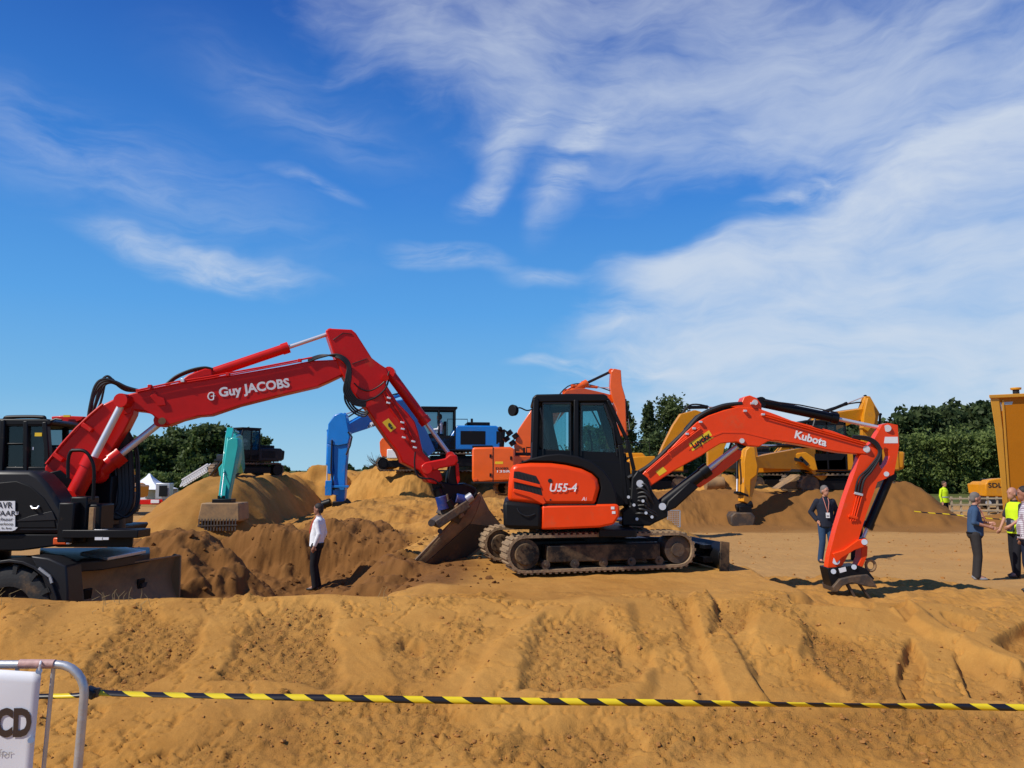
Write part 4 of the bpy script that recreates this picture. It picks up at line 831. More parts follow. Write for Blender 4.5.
    k = MB(); k.tube([bp.hit(333, 340, .215), bp.hit(343, 333, .215), bp.hit(352, 334, .215)], .006, 5); k.tube([bp.hit(352, 364, .215), bp.hit(367, 358.5, .215)], .006, 5); k.build('weld', DGREY, b3)
    stk = pr('warning_sticker', YST, [(382.3,422.3),(388.5,418.2),(396.3,427.8),(390.5,432.2)], .2125, .003, b3, bevel=0)
    q0 = bp.hit(389.5, 425.2, .217); k = MB(); k.box(q0, (.06, .002, .05), Matrix.Rotation(.8, 3, 'Y')); k.ball(q0+Vector((.03, 0, -.04)), (.02, .003, .02)); k.build('sticker_pictogram', BPR, stk)
    for j, o in enumerate((0, 4.2)):
        k = MB(); k.tube([bp.hit(384-o*.3, 388+o, .235), bp.hit(396-o, 408+o*.6, .235), bp.hit(407-o, 425, .235), bp.hit(416-o, 447, .235)], .013, 6); k.build('stick_pipe', RED, b3)
    for q in ((389, 398), (388.5, 403), (402.5, 422.5), (403, 429), (404, 437.5), (413.5, 441.5), (415, 447.5), (385, 379.5)):
        k = MB(); k.box(bp.hit(*q, .25), (.06, .05, .028), Matrix.Rotation(.2, 3, 'Y')); k.build('pipe_clamp', CHR, b3, bevel=.004)
    ram(t, bp.hit(389.5, 373), bp.hit(450.5, 456), .60, .082, RED, name='bucket_cylinder')
    for q, r in (((385.5, 378), .05), ((427, 468.5), .08)): k = MB(); k.cyl(bp.hit(*q, .3), bp.hit(*q, -.3), r, seg=16); k.build('stick_pin', RED, b3)
    pr('link_arm', RED, [(421,466),(426,462),(445,458.5),(450,454.3),(457,455),(458.5,461),(455,465.5),(440,468.5),(429,473),(422,471)], .26, .05, t)
    pr('link_arm', RED, [(421,466),(426,462),(445,458.5),(450,454.3),(457,455),(458.5,461),(455,465.5),(440,468.5),(429,473),(422,471)], -.21, .05, t)
    pr('tipping_link', BLK, [(450,465),(456,464),(458,484),(455,492),(448,492),(447,480)], .10, .20, t)
    pr('tipping_link', RED, [(455.5,464),(458.5,463),(460,480),(458,484),(456.5,478)], .22, .04, t, bevel=.005)
    # tilt rotator
    tr_ = pr('tilt_rotator', BLK, [(430,477),(437,480),(444,482),(452,484),(459,484),(466,483),(474,488),(478,494),(474,500),(462,508),(448,514),(441,504),(434,492)], .14, .28, t)
    def blk(nm, m, p0, p1, r, o=0, par=tr_): k = MB(); k.cyl(bp.hit(*p0, o), bp.hit(*p1, o), r, seg=16); k.build(nm, m, par, bevel=.006)
    blk('tilt_motor', NVB, (441.5, 496), (444.5, 509), .10, .16); blk('tilt_motor', NVB, (456, 498), (465, 500), .075, .18); blk('valve', BLK, (437, 488), (441, 500), .08, .1); blk('valve', BLK, (448, 500), (452, 507), .07, .2); blk('valve', GALV, (463, 503), (468, 506), .05, .2); blk('pressure_pipe', STL, (447, 494), (449, 503), .018, .24); blk('rotor', STL, (456, 504), (448, 519), .22, -.02); blk('hydraulic_block', GALV, (466, 500), (472, 496), .07, .2)
    blk('swivel', STL, (452, 507), (461, 512), .10, .15); blk('worm_drive', WST, (455, 505), (462, 517), .05, .22)
    for i, pts in enumerate([[(415, 452), (414.5, 466), (419, 477), (432, 479), (440, 484)], [(418, 456), (417, 470), (423, 476), (436, 478), (444, 488)], [(463, 484), (472, 487), (476, 492), (470, 500)], [(446, 484), (452, 490), (450, 500)], [(437, 484), (436, 496), (442, 500)], [(458, 486), (466, 491), (465, 500)]]):
        hosefit('hose', [bp.hit(x, y, .20-.03*i) for x, y in pts], .016, tr_)
    # coupler frame lying along the bucket top
    k = MB(); k.bar(bp.hit(434, 524, .04), bp.hit(466, 503, .04), .5, .13); cf = k.build('coupler_frame', STL, t, bevel=.015)
    k = MB(); k.cyl(bp.hit(431.5, 523, .28), bp.hit(431.5, 523, -.2), .055, seg=14); k.cyl(bp.hit(440, 531, .24), bp.hit(440, 531, -.2), .04, seg=12); k.build('hook', STL, cf)
    # wide ditching bucket, tilted: curved back sheet towards the viewer, mouth away
    hi = [bp.hit(480, 493, .0), bp.hit(480, 499, .02), bp.hit(478, 506, .05), bp.hit(474.5, 515, .08), bp.hit(470, 523.5, .10), bp.hit(503, 528, -.35)]
    lw = [bp.hit(415.5, 560.5, .25), bp.hit(416.5, 562, .25), bp.hit(418.5, 563, .27), bp.hit(421, 563.5, .28), bp.hit(424.5, 563.5, .30), bp.hit(460, 564, -.10)]
    n = 6; vs = lw+hi; W = hi[0]-lw[0]
    k = MB(); k.add(vs[:5]+vs[6:11], [(i, i+1, i+6, i+5) for i in (0, 1, 2, 3)]); sh = k.build('bucket_shell', WST, t, smooth=60); so_ = sh.modifiers.new('thick', 'SOLIDIFY'); so_.thickness = .03; so_.offset = 0
    k = MB(); k.add([vs[4], vs[5], vs[n+5], vs[n+4]], [(0, 1, 2, 3)]); tp = k.build('bucket_floor', STL, sh, smooth=0); m_ = tp.modifiers.new('thick', 'SOLIDIFY'); m_.thickness = .03; m_.offset = 0
    for rg in (lw, hi):
        mid_ = rg[0].lerp(rg[5], .5)+(rg[2]-rg[0].lerp(rg[5], .5))*.25
        k = MB(); k.add(rg+[mid_], [(0, 1, 2, 3, 4, 5, 6)]); ep = k.build('bucket_end_plate', WST, sh, smooth=0); m_ = ep.modifiers.new('thick', 'SOLIDIFY'); m_.thickness = .035; m_.offset = 0
    k = MB(); k.bar(vs[5], vs[n+5], .05, .04); k.build('cutting_edge', WST, sh, bevel=.006)
    k = MB(); k.bar(vs[0], vs[n], .04, .04); k.build('rim_bar', WST, sh, bevel=.006)
    # hoses over the knee and beside the boom foot
    for i in range(7):
        o = .18-.055*i; j = (i % 3)-1
        hosefit('hose', [bp.hit(88+j, 424, o), bp.hit(90+i*1.6, 402-j*3, o), bp.hit(95+i*1.8, 388+j*2-i*.8, o), bp.hit(103+i*1.5, 381+j*1.8-(i == 3)*3, o), bp.hit(115+i*.5, 381.5+i*.7, o), bp.hit(127, 387+i*.6, o), bp.hit(142, 391, o)], .017, b1)
    for i in range(4):
        o = .16-.07*i; hosefit('hose', [bp.hit(166, 384+i, o), bp.hit(176, 376+i*.8, o), bp.hit(190, 370+i*.7, o), bp.hit(204, 367.3+i*.6, o), bp.hit(213, 369+i, o)], .016, b2)
    for i in range(5):
        o = .21-.03*i; hosefit('hose', [bp.hit(308, 362-i*.7, o), bp.hit(322, 357-i*.5, o), bp.hit(338, 354.5+i*.8, .26), bp.hit(349-i*.5, 362+i, .27), bp.hit(351-i*1.2, 376, .27), bp.hit(350-i*1.5, 388+i, .26), bp.hit(357-i, 399+i*1.2, .25), bp.hit(366, 401+i*1.4, .24)], .014, b3)
    for i in range(3):
        hosefit('hose', [bp.hit(348-i, 386, .1), bp.hit(348-i*1.5, 396+i*2, .05), bp.hit(355-i, 408+i*2, .05), bp.hit(365, 412+i*2, .1), bp.hit(371, 405, .15)], .015, b3)
    hosefit('hose', [bp.hit(366, 401, .24), bp.hit(376, 397, .24), bp.hit(385, 389, .24), bp.hit(389, 379, .24)], .014, b3, m=DGREY)
    # big hanging hoses right of the boom foot
    for i, (x, r_) in enumerate(((122, .05), (125, .05), (129, .045), (135, .018), (137, .018), (118, .05), (114, .05))):
        hosefit('hanging_hose', [bp.hit(124+i*.6, 428, -.1), bp.hit(x, 450, -.15), bp.hit(x+2, 480, -.15), bp.hit(x+1, 505, -.12), bp.hit(x-10, 517, -.1), bp.hit(x-22, 512, -.05)], r_, t)
    # upper structure; its axis points right and a little to the viewer
    YN = 9.95; nb = Plane((0, YN, 0)); up = MB()
    body = [(-260,472),(0,470.5),(29,470.5),(38,475),(47,484.5),(55,496.5),(63,509.5),(64,534),(-260,534)]
    h = prism_obj('engine_housing', DGREY, nb, body, 0, .42, t, bevel=.05)
    prism_obj('rear_housing', DGREY, nb, [(-300,474),(-20,473),(-20,534),(-300,534)], -.45, 1.9, t, bevel=.05)
    prism_obj('cab_base', BLK, nb, [(-60,473),(-4,473),(8,480),(8,534),(-60,534)], -1.0, 1.2, t, bevel=.03)
    prism_obj('housing_panel', PLAS, nb, [(-120,487),(0,482.5),(16,481),(30,486),(44,498),(53,512),(56,528),(-120,528)], .012, .02, h, bevel=.01)
    prism_obj('panel_highlight', DGREY, nb, [(16,521),(30,516),(52,511),(56,520),(17,521.5)], .02, .01, h, bevel=.004)
    k = MB(); k.tube([nb.hit(31, 506, .02), nb.hit(33, 508.5, .05), nb.hit(37, 508.5, .05), nb.hit(39, 506, .02)], .012, 6); k.build('handle', CHR, h)
    prism_obj('frame', BLK, nb, [(-260,534),(64,534),(64,537),(58,546),(20,551),(-260,553)], -.02, 2.3, t, bevel=.02)
    k = MB(); k.box(nb.hit(61.5, 541, .0), (.17, .09, .09)); k.build('marker_lamp', LAMPR, t, bevel=.015)
    k = MB(); k.box(nb.hit(69, 541, .0), (.05, .08, .08)); k.build('marker_lamp', WHT, t, bevel=.015)
    # banner sign
    bs = prism_obj('sign', WHT, nb, [(-30,501.3),(15,501),(15,511.5),(18.5,512),(18,514.5),(15,515),(15,527),(17.5,527.5),(15,530),(12,531),(-30,531)], .03, .008, t, bevel=0)
    sc = YN/F
    for tx, cx, cy, hh, ww in (('AVR', 5, 505.5, 6, 15), ('TVAAR!', 4, 513.5, 5, 27), ('verhuur', 3, 519.3, 3.2, 20), ('en verkoop', 3, 524, 2.6, 20), ('. a b.be', 3, 528.2, 2, 17)):
        text_obj('sign_lettering', tx, BPR, nb.hit(cx, cy, .032), nb.u, nb.n, hh*sc, bs, width=ww*sc, bold=.01)
    # front deck with boom foot brackets, tool boxes, ladder rail
    k = MB(); k.prism([P(58, 536, 10.1), P(133, 536, 10.1), P(134, 533, 11.6), P(40, 533, 11.6)], (0, 0, -.14)); k.build('front_deck', BLK, t, bevel=.01)
    for o in (.27, -.27): k = MB(); k.prism(px_poly(bp, [(42,474),(60,470),(78,486),(84,515),(50,515)], o+.03), -bp.n*.05); k.build('boom_foot_bracket', BLK, t, bevel=.01)
    k = MB(); q = nb.hit(72, 522, -.1); k.box(q, (.20, .3, .5)); k.box(nb.hit(84, 519, -.25), (.22, .3, .58)); k.box(nb.hit(98, 520, -.3), (.24, .35, .42)); k.build('valve_box', BLK, t, bevel=.02)
    k = MB(); k.box(nb.hit(92, 521, .0), (.06, .05, .34)); k.build('step_post', WST, t, bevel=.005)
    k = MB(); k.box(nb.hit(101, 533, .0), (.16, .05, .09)); k.build('plate', GALV, t, bevel=.005)
    k = MB(); k.box(nb.hit(107, 533, -.1), (.95, .35, .10)); k.build('side_step', BLK, t, bevel=.01)
    k = MB(); k.box(nb.hit(99, 538.6, .08), (.10, .01, .035)); k.box(nb.hit(105.5, 538.6, .08), (.08, .01, .03)); k.build('number_plate', WHT, t)
    k = MB(); k.tube(spline([nb.hit(68, 478, -.1), nb.hit(68.3, 460, -.1), nb.hit(71, 451.5, -.1), nb.hit(76, 450.3, -.1), nb.hit(84, 451, -.1), nb.hit(90, 457, -.1), nb.hit(94, 470, -.1), nb.hit(93, 500, -.1)], 6), .022, 8); k.build('grab_rail', BLK, t)
    # dark engine mass and swivel below the boom
    k = MB(); k.cyl(bp.hit(104, 470, -.35), bp.hit(106, 532, -.35), .26, seg=18); k.box(bp.hit(92, 500, -.4), (.9, .7, .7)); k.build('hydraulic_swivel', BLK, t, bevel=.02)
    # cab
    CY = 10.95; cp = Plane((0, CY, 0)); cab = MB()
    for Y in (CY, CY+.95):
        dv = Vector((0, Y-CY, 0))
        for p0, p1, w in (((5, 420), (3, 475), .12), ((46, 422), (50, 475), .10), ((27, 421), (27, 475), .09), ((4, 423), (50, 423), .10), ((4, 471), (52, 471), .12), ((5, 444), (27, 444), .03)): cab.bar(P(*p0, CY)+dv, P(*p1, CY)+dv, .07, w)
    cab.box((P(-30, 420, CY).x, CY+.48, P(0, 450, CY).z), (.9, 1.0, .78)); c = cab.build('cab', BLK, t, bevel=.015)
    prism_obj('cab_roof', BLK, cp, [(-55,419),(4,418.5),(46,418.8),(52,421.5),(50,425.5),(-55,425.5)], .04, 1.05, c, bevel=.02)
    prism_obj('side_window', GLD, cp, [(6,424),(45,424),(49,470),(4,470)], 0, .008, c, bevel=0)
    q = MB(); q.prism([p+Vector((0, .95, 0)) for p in px_poly(cp, [(6,424),(45,424),(49,470),(4,470)])], (0, .008, 0)); q.build('far_window', GLD, c)
    k = MB(); k.box(P(30, 460, CY+.5), (.5, .5, .4)); k.box(P(16, 448, CY+.5), (.14, .45, .7)); k.box(P(36, 452, CY+.3), (.1, .2, .5)); k.build('seat', PLAS, c, bevel=.03)
    k = MB(); k.box(P(38.5, 434.5, CY-.01), (.10, .01, .05)); k.build('window_sticker', YST, c)
    k = MB(); k.box(P(33, 448.5, CY+.0), (.02, .01, .04)); k.box(P(26, 459, CY+.0), (.025, .01, .07)); k.build('window_label', WHT, c)
    k = MB(); k.tube(spline([P(3, 424, CY), P(5, 418.5, CY), P(10, 417, CY), P(40, 417, CY), P(45, 420, CY), P(46, 440, CY), P(46, 470, CY)], 5), .025, 8); k.build('guard_rail', BLK, c)
    k = MB(); k.tube([P(50, 421, CY), P(56, 419, CY), P(62, 420, CY)], .014, 6); k.build('mirror_arm', BLK, c)
    red_obj = prism_obj('red_object_behind', RED, Plane((0, CY+.8, 0)), [(51,416.5),(62,415.5),(84,416.5),(82,420),(75,423),(52,422.5)], 0, .5, c, bevel=.015)  # red object behind the cab, kind unknown, made up as a visor
    k = MB(); k.box(P(67, 416, CY+.76), (.10, .02, .03)); k.build('red_object_label', YST, red_obj)
    # undercarriage
    WX, WZ, WY, R = P(8, 608, 9.75).x, P(8, 611, 9.75).z, 9.75, .53
    for x, y, lab in ((WX, WY, 0), (WX+.1, WY+2.1, 0), (WX-2.75, WY+.35, 0), (WX-2.65, WY+2.45, 0)):
        k = MB(); prof = [(R*.55, 0), (R*.80, -.02), (R*.95, .01), (R, .06), (R, .34), (R*.95, .39), (R*.8, .42), (R*.55, .40)]; rings = []; n = 40
        for i in range(n): rings.append([Vector((x+r*math.cos(i*2*math.pi/n), y+d, WZ+r*math.sin(i*2*math.pi/n))) for r, d in prof])
        vs = [p for r in rings for p in r]; m_ = len(prof); k.add(vs, [(i*m_+j, ((i+1) % n)*m_+j, ((i+1) % n)*m_+j+1, i*m_+j+1) for i in range(n) for j in range(m_-1)])
        for i in range(26):
            a = i*2*math.pi/26; k.box((x+R*1.0*math.cos(a), y+.10+(i % 2)*.2, WZ+R*1.0*math.sin(a)), (.05, .22, .065), Matrix.Rotation(-a, 3, 'Y')); k.box((x+R*.93*math.cos(a), y+.0+(i % 2)*.4, WZ+R*.93*math.sin(a)), (.09, .03, .05), Matrix.Rotation(-a, 3, 'Y'))
        ty = k.build('tyre', TYRE, t)
        k = MB(); k.cyl((x, y+.06, WZ), (x, y+.36, WZ), R*.57, seg=28); k.cyl((x, y+.0, WZ), (x, y+.1, WZ), R*.22, seg=16); k.build('rim', BLK, ty, bevel=.01)
    k = MB(); k.box((WX-1.5, 11.0, .78), (3.6, .9, .4)); k.bar((WX, WY+.3, WZ), (WX+.1, WY+2.2, WZ), .22, .22); k.bar((WX-2.75, WY+.6, WZ), (WX-2.65, WY+2.6, WZ), .22, .22); k.cyl((WX-1.5, 11, .9), (WX-1.5, 11, 1.2), .6, seg=24); k.build('chassis', BLK, t, bevel=.02)
    # mudguard: a curved band over the wheel, and a step box in front
    fo = []; fi = []
    for i in range(11):
        a = math.radians(150-i*15); fo.append((WX+.60*math.cos(a)*1.05, WZ+.62*math.sin(a))); fi.append((WX+.57*math.cos(a)*1.05, WZ+.585*math.sin(a)))
    k = MB(); k.prism([(x, WY-.04, z) for x, z in fo+fi[::-1]], (0, .6, 0)); k.build('mudguard', DGREY, t, bevel=.006)
    k = MB(); k.prism(px_poly(Plane((0, WY, 0)), [(30,556),(48,558),(66,566),(68,592),(68,640),(58,640),(50,600),(42,578)], 0), (0, .35, 0)); k.build('step_box', DGREY, t, bevel=.02)
    for a_, b_ in (((39, 568), (50, 576.5)), ((50, 576.5), (52, 583))): k = MB(); k.bar(P(*a_, WY-.03), P(*b_, WY-.03), .02, .03); k.build('step_edge', GALV, t)
    k = MB(); k.prism([P(80, 552, 10.9), P(108, 557, 10.8), P(146, 550, 11.7), P(117, 545.5, 12.2)], (0, 0, -.05)); k.build('deck_plate', GALV, t, bevel=.01)
    k = MB(); k.prism([P(40, 553, 10.3), P(72, 562, 10.3), P(104, 560, 10.8), P(150, 552.5, 11.9), P(150, 547, 12.4), P(40, 548, 12.4)], (0, 0, -.14)); k.build('front_fender', DGREY, t, bevel=.02)
    # bulldozing blade across the front
    n0 = Vector((-5.93, 10.35, 0)); n1 = Vector((-5.33, 12.5, 0)); ax = (n1-n0).normalized(); fw = Vector((ax.y, -ax.x, 0)); prof = []
    for i in range(9):
        f = i/8; prof.append((.10-.13*math.sin(math.pi*f*.9)+.01*f, .22+.64*f))
    k = MB(); k.prism([n0+fw*a+Vector((0, 0, z)) for a, z in prof+[(a-.04, z) for a, z in prof[::-1]]], n1-n0); bl = k.build('dozer_blade', WST, t, smooth=50)
    for p in (n0, n1):
        k = MB(); k.prism([p+fw*a+Vector((0, 0, z)) for a, z in ((-.08, .20), (.14, .20), (.13, .86), (.0, .89), (-.1, .80))], ax*.03); k.build('blade_end_plate', WST, bl, bevel=.005)
    k = MB(); k.bar(n0+fw*.115+Vector((0, 0, .87)), n1+fw*.115+Vector((0, 0, .87)), .03, .02); k.build('blade_rim', WST, bl)
    for f in (.25, .7): k = MB(); p = n0+(n1-n0)*f; k.bar(p+Vector((0, 0, .5)), p-fw*.8+Vector((0, 0, .6)), .14, .18); k.build('blade_arm', BLK, t, bevel=.01)
    return t
wheeled_excavator()
# ------------------------------------------------------------------ excavators further away
def frame_at(loc, yaw): return Matrix.Translation(Vector(loc)) @ Matrix.Rotation(yaw, 4, 'Z')
def beam(pts, hs, th, n, ext=0):
    """tapered box beam through points lying in a vertical plane; hs = depth at each point"""
    pts = [Vector(p) for p in pts]; up, dn = [], []
    for i, p in enumerate(pts):
        d = (pts[min(i+1, len(pts)-1)]-pts[max(i-1, 0)]).normalized(); w = d.cross(n).normalized()
        up.append(p+w*hs[i]/2); dn.append(p-w*hs[i]/2)
    b = MB(); b.prism([q+n*th/2 for q in up+dn[::-1]], -n*th); return b
def far_excavator(label, group, loc, yaw, paint, foot, knee, tip, end, size=1.0, house=(3.9, 2.5, 1.15), cabside=1, cab=True, tracks=True, bucket='dig', knee2=None, text=None, tcol=None, bucket_dir=None, operator=None, dark=False, name='excavator', boom_h=.62, rail=True, name2=None, textside=-1, lowcab=False, open_side=False):
    t = thing(name, loc, label, 'excavator', group); Fm = frame_at(loc, yaw); s = size
    def W(x, y, z): return Fm @ Vector((x*s, y*s, z*s))
    if tracks:
        for y0 in (-1.25, .70):
            k_ = s; lp = make_track(t, Fm, (-1.45*s, .42*s), .42*s, (1.45*s, .42*s), .40*s, y0*s, .55*s, cleat=.2*s, rollers=0, lugh=.03*s)
        k = MB(Fm); k.box((0, 0, .55*s), (2.2*s, 1.5*s, .35*s)); k.cyl((0, 0, .6*s), (0, 0, .98*s), .62*s, seg=20); k.build('undercarriage', BLK, t, bevel=.02)
    L, Wd, H = house; z0 = .98
    k = MB(Fm); k.prism([(-L*.55*s, -Wd/2*s, z0*s), (-L*.55*s, -Wd/2*s, (z0+H*.9)*s), (-L*.5*s, -Wd/2*s, (z0+H)*s), (-.1*s, -Wd/2*s, (z0+H)*s), (.2*s, -Wd/2*s, (z0+H*.55)*s), (L*.42*s, -Wd/2*s, (z0+H*.5)*s), (L*.42*s, -Wd/2*s, z0*s)], (0, Wd*s, 0)); hs_ = k.build('engine_house', DGREY if dark else paint, t, bevel=.06*s)
    k = MB(Fm); k.prism([(-L*.60*s, -Wd*.49*s, (z0+.05)*s), (-L*.62*s, -Wd*.49*s, (z0+H*.85)*s), (-L*.40*s, -Wd*.49*s, (z0+H*.86)*s), (-L*.40*s, -Wd*.49*s, (z0+.02)*s)], (0, Wd*.98*s, 0)); k.build('counterweight', paint if not dark else BLK, t, bevel=.10*s)
    k = MB(Fm); k.box((0, 0, (z0+.02)*s), (L*.94*s, Wd*.98*s, .14*s)); k.build('turntable_deck', BLK, t, bevel=.01)
    k = MB(Fm); k.box((-L*.30*s, 0, (z0+H+.09)*s), (1.1*s, 1.5*s, .2*s)); k.build('engine_cover', BLK, hs_, bevel=.03)
    k = MB(Fm); k.cyl((-L*.25*s, -.7*s, (z0+H)*s), (-L*.25*s, -.7*s, (z0+H+.45)*s), .06*s, seg=10); k.build('exhaust', BLK, hs_)
    for sd_ in (-1, 1):
        k = MB(Fm); k.box((-L*.22*s, sd_*(Wd/2+.004)*s, (z0+H*.5)*s), (L*.30*s, .01, H*.55*s)); v = k.build('grille', BLK, hs_, bevel=0)
    if rail:
        k = MB(Fm); k.tube([(.2*s, -Wd*.48*s, (z0+.5)*s), (.2*s, -Wd*.48*s, (z0+H+.45)*s), (-.8*s, -Wd*.48*s, (z0+H+.45)*s), (-.8*s, -Wd*.48*s, (z0+H)*s)], .02, 6); k.build('handrail', BLK, t)
    if cab:
        cy = cabside*(Wd/2-.50); x0, x1, zt = -.05, L*.44, z0+1.95
        c_ = MB(Fm)
        for x in (x0+.04, (x0+x1)/2-.1):
            for y in (cy-.47, cy+.47): c_.box((x*s, y*s, (z0+1.0)*s), (.08*s, .08*s, 1.9*s))
        for y in (cy-.47, cy+.47): c_.bar((x1*s, y*s, (z0+.1)*s), (x1*s, y*s, (z0+1.0)*s), .08*s, .08*s); c_.bar((x1*s, y*s, (z0+1.0)*s), ((x1-.25)*s, y*s, zt*s), .08*s, .08*s); c_.box(((x0+x1)/2*s, y*s, (z0+.35)*s), ((x1-x0)*s, .06*s, .65*s)); c_.box(((x0+x1-.2)/2*s, y*s, (zt-.06)*s), ((x1-x0-.2)*s, .08*s, .12*s))
        c_.box((x1*s, cy*s, (z0+.22)*s), (.06*s, .95*s, .4*s)); c_.box((x0*s, cy*s, (z0+.55)*s), (.06*s, .95*s, 1.0*s)); c_.box(((x0+x1)/2*s, cy*s, (z0+.08)*s), ((x1-x0)*s, .95*s, .1*s))
        c = c_.build('cab', BLK, t, bevel=.012)
        k = MB(Fm); k.box(((x0+x1-.2)/2*s, cy*s, (zt+.03)*s), ((x1-x0-.05)*s, 1.04*s, .10*s)); k.build('cab_roof', paint if lowcab else BLK, c, bevel=.03*s)
        for y in ((cy-.47,) if open_side else (cy-.47, cy+.47)):
            k = MB(Fm); k.prism([((x0+.06)*s, y*s, (z0+.66)*s), (x1*s, y*s, (z0+.66)*s), (x1*s, y*s, (z0+1.0)*s), ((x1-.25)*s, y*s, (zt-.1)*s), ((x0+.06)*s, y*s, (zt-.1)*s)], (0, .01, 0)); k.build('side_window', GLD, c)
        k = MB(Fm); k.prism([(x1*s, (cy-.45)*s, (z0+.4)*s), (x1*s, (cy+.45)*s, (z0+.4)*s), (x1*s, (cy+.45)*s, (z0+1.0)*s), (x1*s, (cy-.45)*s, (z0+1.0)*s)], (.008, 0, 0)); k.prism([(x1*s, (cy-.45)*s, (z0+1.0)*s), (x1*s, (cy+.45)*s, (z0+1.0)*s), ((x1-.25)*s, (cy+.45)*s, (zt-.1)*s), ((x1-.25)*s, (cy-.45)*s, (zt-.1)*s)], (.008, 0, 0)); k.build('windscreen', GLD, c)
        k = MB(Fm); k.box(((x0+.75)*s, cy*s, (z0+.55)*s), (.5*s, .5*s, .14*s)); k.box(((x0+.48)*s, cy*s, (z0+.95)*s), (.14*s, .5*s, .8*s)); k.build('seat', PLAS, c, bevel=.02)
        k = MB(Fm); k.tube([(x1*s, (cy+cabside*.5)*s, (z0+1.1)*s), ((x1+.2)*s, (cy+cabside*.62)*s, (z0+1.25)*s), ((x1+.2)*s, (cy+cabside*.62)*s, (z0+1.5)*s)], .018, 5); k.box(((x1+.2)*s, (cy+cabside*.62)*s, (z0+1.55)*s), (.05*s, .2*s, .34*s)); k.build('mirror', BLK, c, bevel=.008)
    foot, knee, tip, end = [Vector(q) for q in (foot, knee, tip, end)]
    n = (knee-foot).cross(tip-foot); n = n.normalized() if n.length > 1e-4 else Vector((0, -1, 0)); n = -n if n.y > 0 else n
    h = boom_h*s; mids = [foot]+[foot.lerp(knee, f) for f in (.35, .75)]+[knee.lerp(foot, .06)+(knee-(foot+tip)/2)*.0]+[knee.lerp(tip, f) for f in (.2, .6)]+[tip]
    hs2 = [h*.55, h*.9, h*1.12, h*1.15, h*1.05, h*.8, h*.5]; bo = beam(mids, hs2, .38*s, n).build('boom', paint, t, bevel=.012)
    d = (end-tip).normalized(); back = tip-d*.75*s; w = d.cross(n).normalized(); outer = w if w.dot(tip-knee) > 0 else -w
    st = beam([back+outer*.05*s, tip+outer*.10*s, tip.lerp(end, .45), end], [.22*s, h*1.15, h*.75, h*.42], .32*s, n).build('stick', paint, t, bevel=.012)
    for y in (.26, -.26): ram(t, Fm @ Vector(((Fm.inverted() @ foot).x+.5*s, y*s, (Fm.inverted() @ foot).z-.45*s)), knee.lerp(foot, .12)+n*(-y*.8 if n.y < 0 else y*.8)*s*0+(Fm.to_3x3() @ Vector((0, y*s, 0))), .55, .075*s, BLK if paint is not ORG else ORG, name='boom_cylinder')
    upb = Vector((0, 0, 1)); ram(t, knee+upb*h*.62, back, .58, .075*s, paint if paint in (ORG, BLU, TEAL) else BLK, name='stick_cylinder')
    ram(t, tip.lerp(end, .05)+outer*h*.85, end-d*.25*s+outer*.42*s, .6, .055*s, paint if paint in (BLU, TEAL) else BLK, name='bucket_cylinder')
    k = MB(); k.bar(end-d*.25*s+outer*.42*s, end-d*.3*s, .34*s, .08*s); k.build('link_arm', BLK, t)
    hosefit('hose', [foot+Vector((0, 0, h*.4))+n*.1, foot.lerp(knee, .5)+w*0+Vector((0, 0, h*.68)), knee+Vector((0, 0, h*.72)), tip+Vector((0, 0, h*.55)), tip.lerp(end, .25)+n*.2*s], .035*s, bo)
    if bucket:
        bd = Vector(bucket_dir).normalized() if bucket_dir is not None else -outer; sd2 = n; wd = (1.05 if bucket == 'dig' else 1.6)*s; a = end; e2 = bd
        pf = [a, a+e2*.32*s-d*.05*s, a+e2*.85*s+d*.35*s, a+e2*.78*s+d*.62*s, a+e2*.45*s+d*.95*s, a+d*.98*s-e2*.05*s, a-e2*.22*s+d*.55*s, a-e2*.15*s+d*.1*s] if bucket == 'dig' else [a-e2*.1*s, a+e2*.15*s, a+e2*.75*s+d*.4*s, a+e2*.7*s+d*.6*s, a+d*.75*s, a-e2*.25*s+d*.4*s]
        k = MB(); k.prism([q+sd2*wd/2 for q in pf], -sd2*wd); bk = k.build('bucket', STL if paint is not TEAL else WST, t, bevel=.02)
        k = MB()
        for i in range(5):
            o = (-.5+i/4)*.9*wd; k.bar(pf[2]+sd2*o, pf[2]+sd2*o+(e2*.12+d*-.12)*s, .08*s, .05*s)
        if bucket == 'dig': k.build('tooth_row', WST, bk)
        k = MB(); k.box(a+d*.02, (.3*s, .3*s, .2*s)); k.build('quick_hitch', BLK, t, bevel=.02)
    return t, Fm, n, bo, hs_
GX1 = 'excavators working on the sand heaps'
def gl(px, Y, dz=0): x = XatY(px, Y); return Vector((x, Y, gz(x, Y)+dz))
# blue, faces left, arm hanging vertical
lc = Vector((XatY(453, 31), 31, P(0, 471, 31).z))
t, Fm, n, bo, hs_ = far_excavator('blue excavator with its arm hanging straight down, driver in a white shirt', GX1, lc, math.radians(188), BLU, P(430, 453, 29.8), P(400, 406, 28.8), P(343, 431, 27.5), P(335, 495, 27.0), size=.82, bucket=None, name='excavator', boom_h=.80, open_side=True)
LCB = lc.copy()
for ch in t.children:
    if ch.name.startswith('counterweight'): ch.data.materials[0] = BLK
Y0 = 27.1; pb = Plane((0, Y0, 0))
prism_obj('stick_head', BLU, pb, [(328,424),(334,415),(341,412.5),(346,415),(347,422),(350,437),(348,444),(338,446),(327,444)], .22, .42, t, bevel=.03)
prism_obj('stick_plate', BLU, pb, [(333.5,444),(348,443),(345.5,470),(345,492),(344,504),(336,504),(335,480),(333,460)], .16, .34, t, bevel=.03)
prism_obj('stick_flange', BLU, pb, [(327,444),(333,445),(332,474),(327.5,474)], .22, .2, t, bevel=.03)
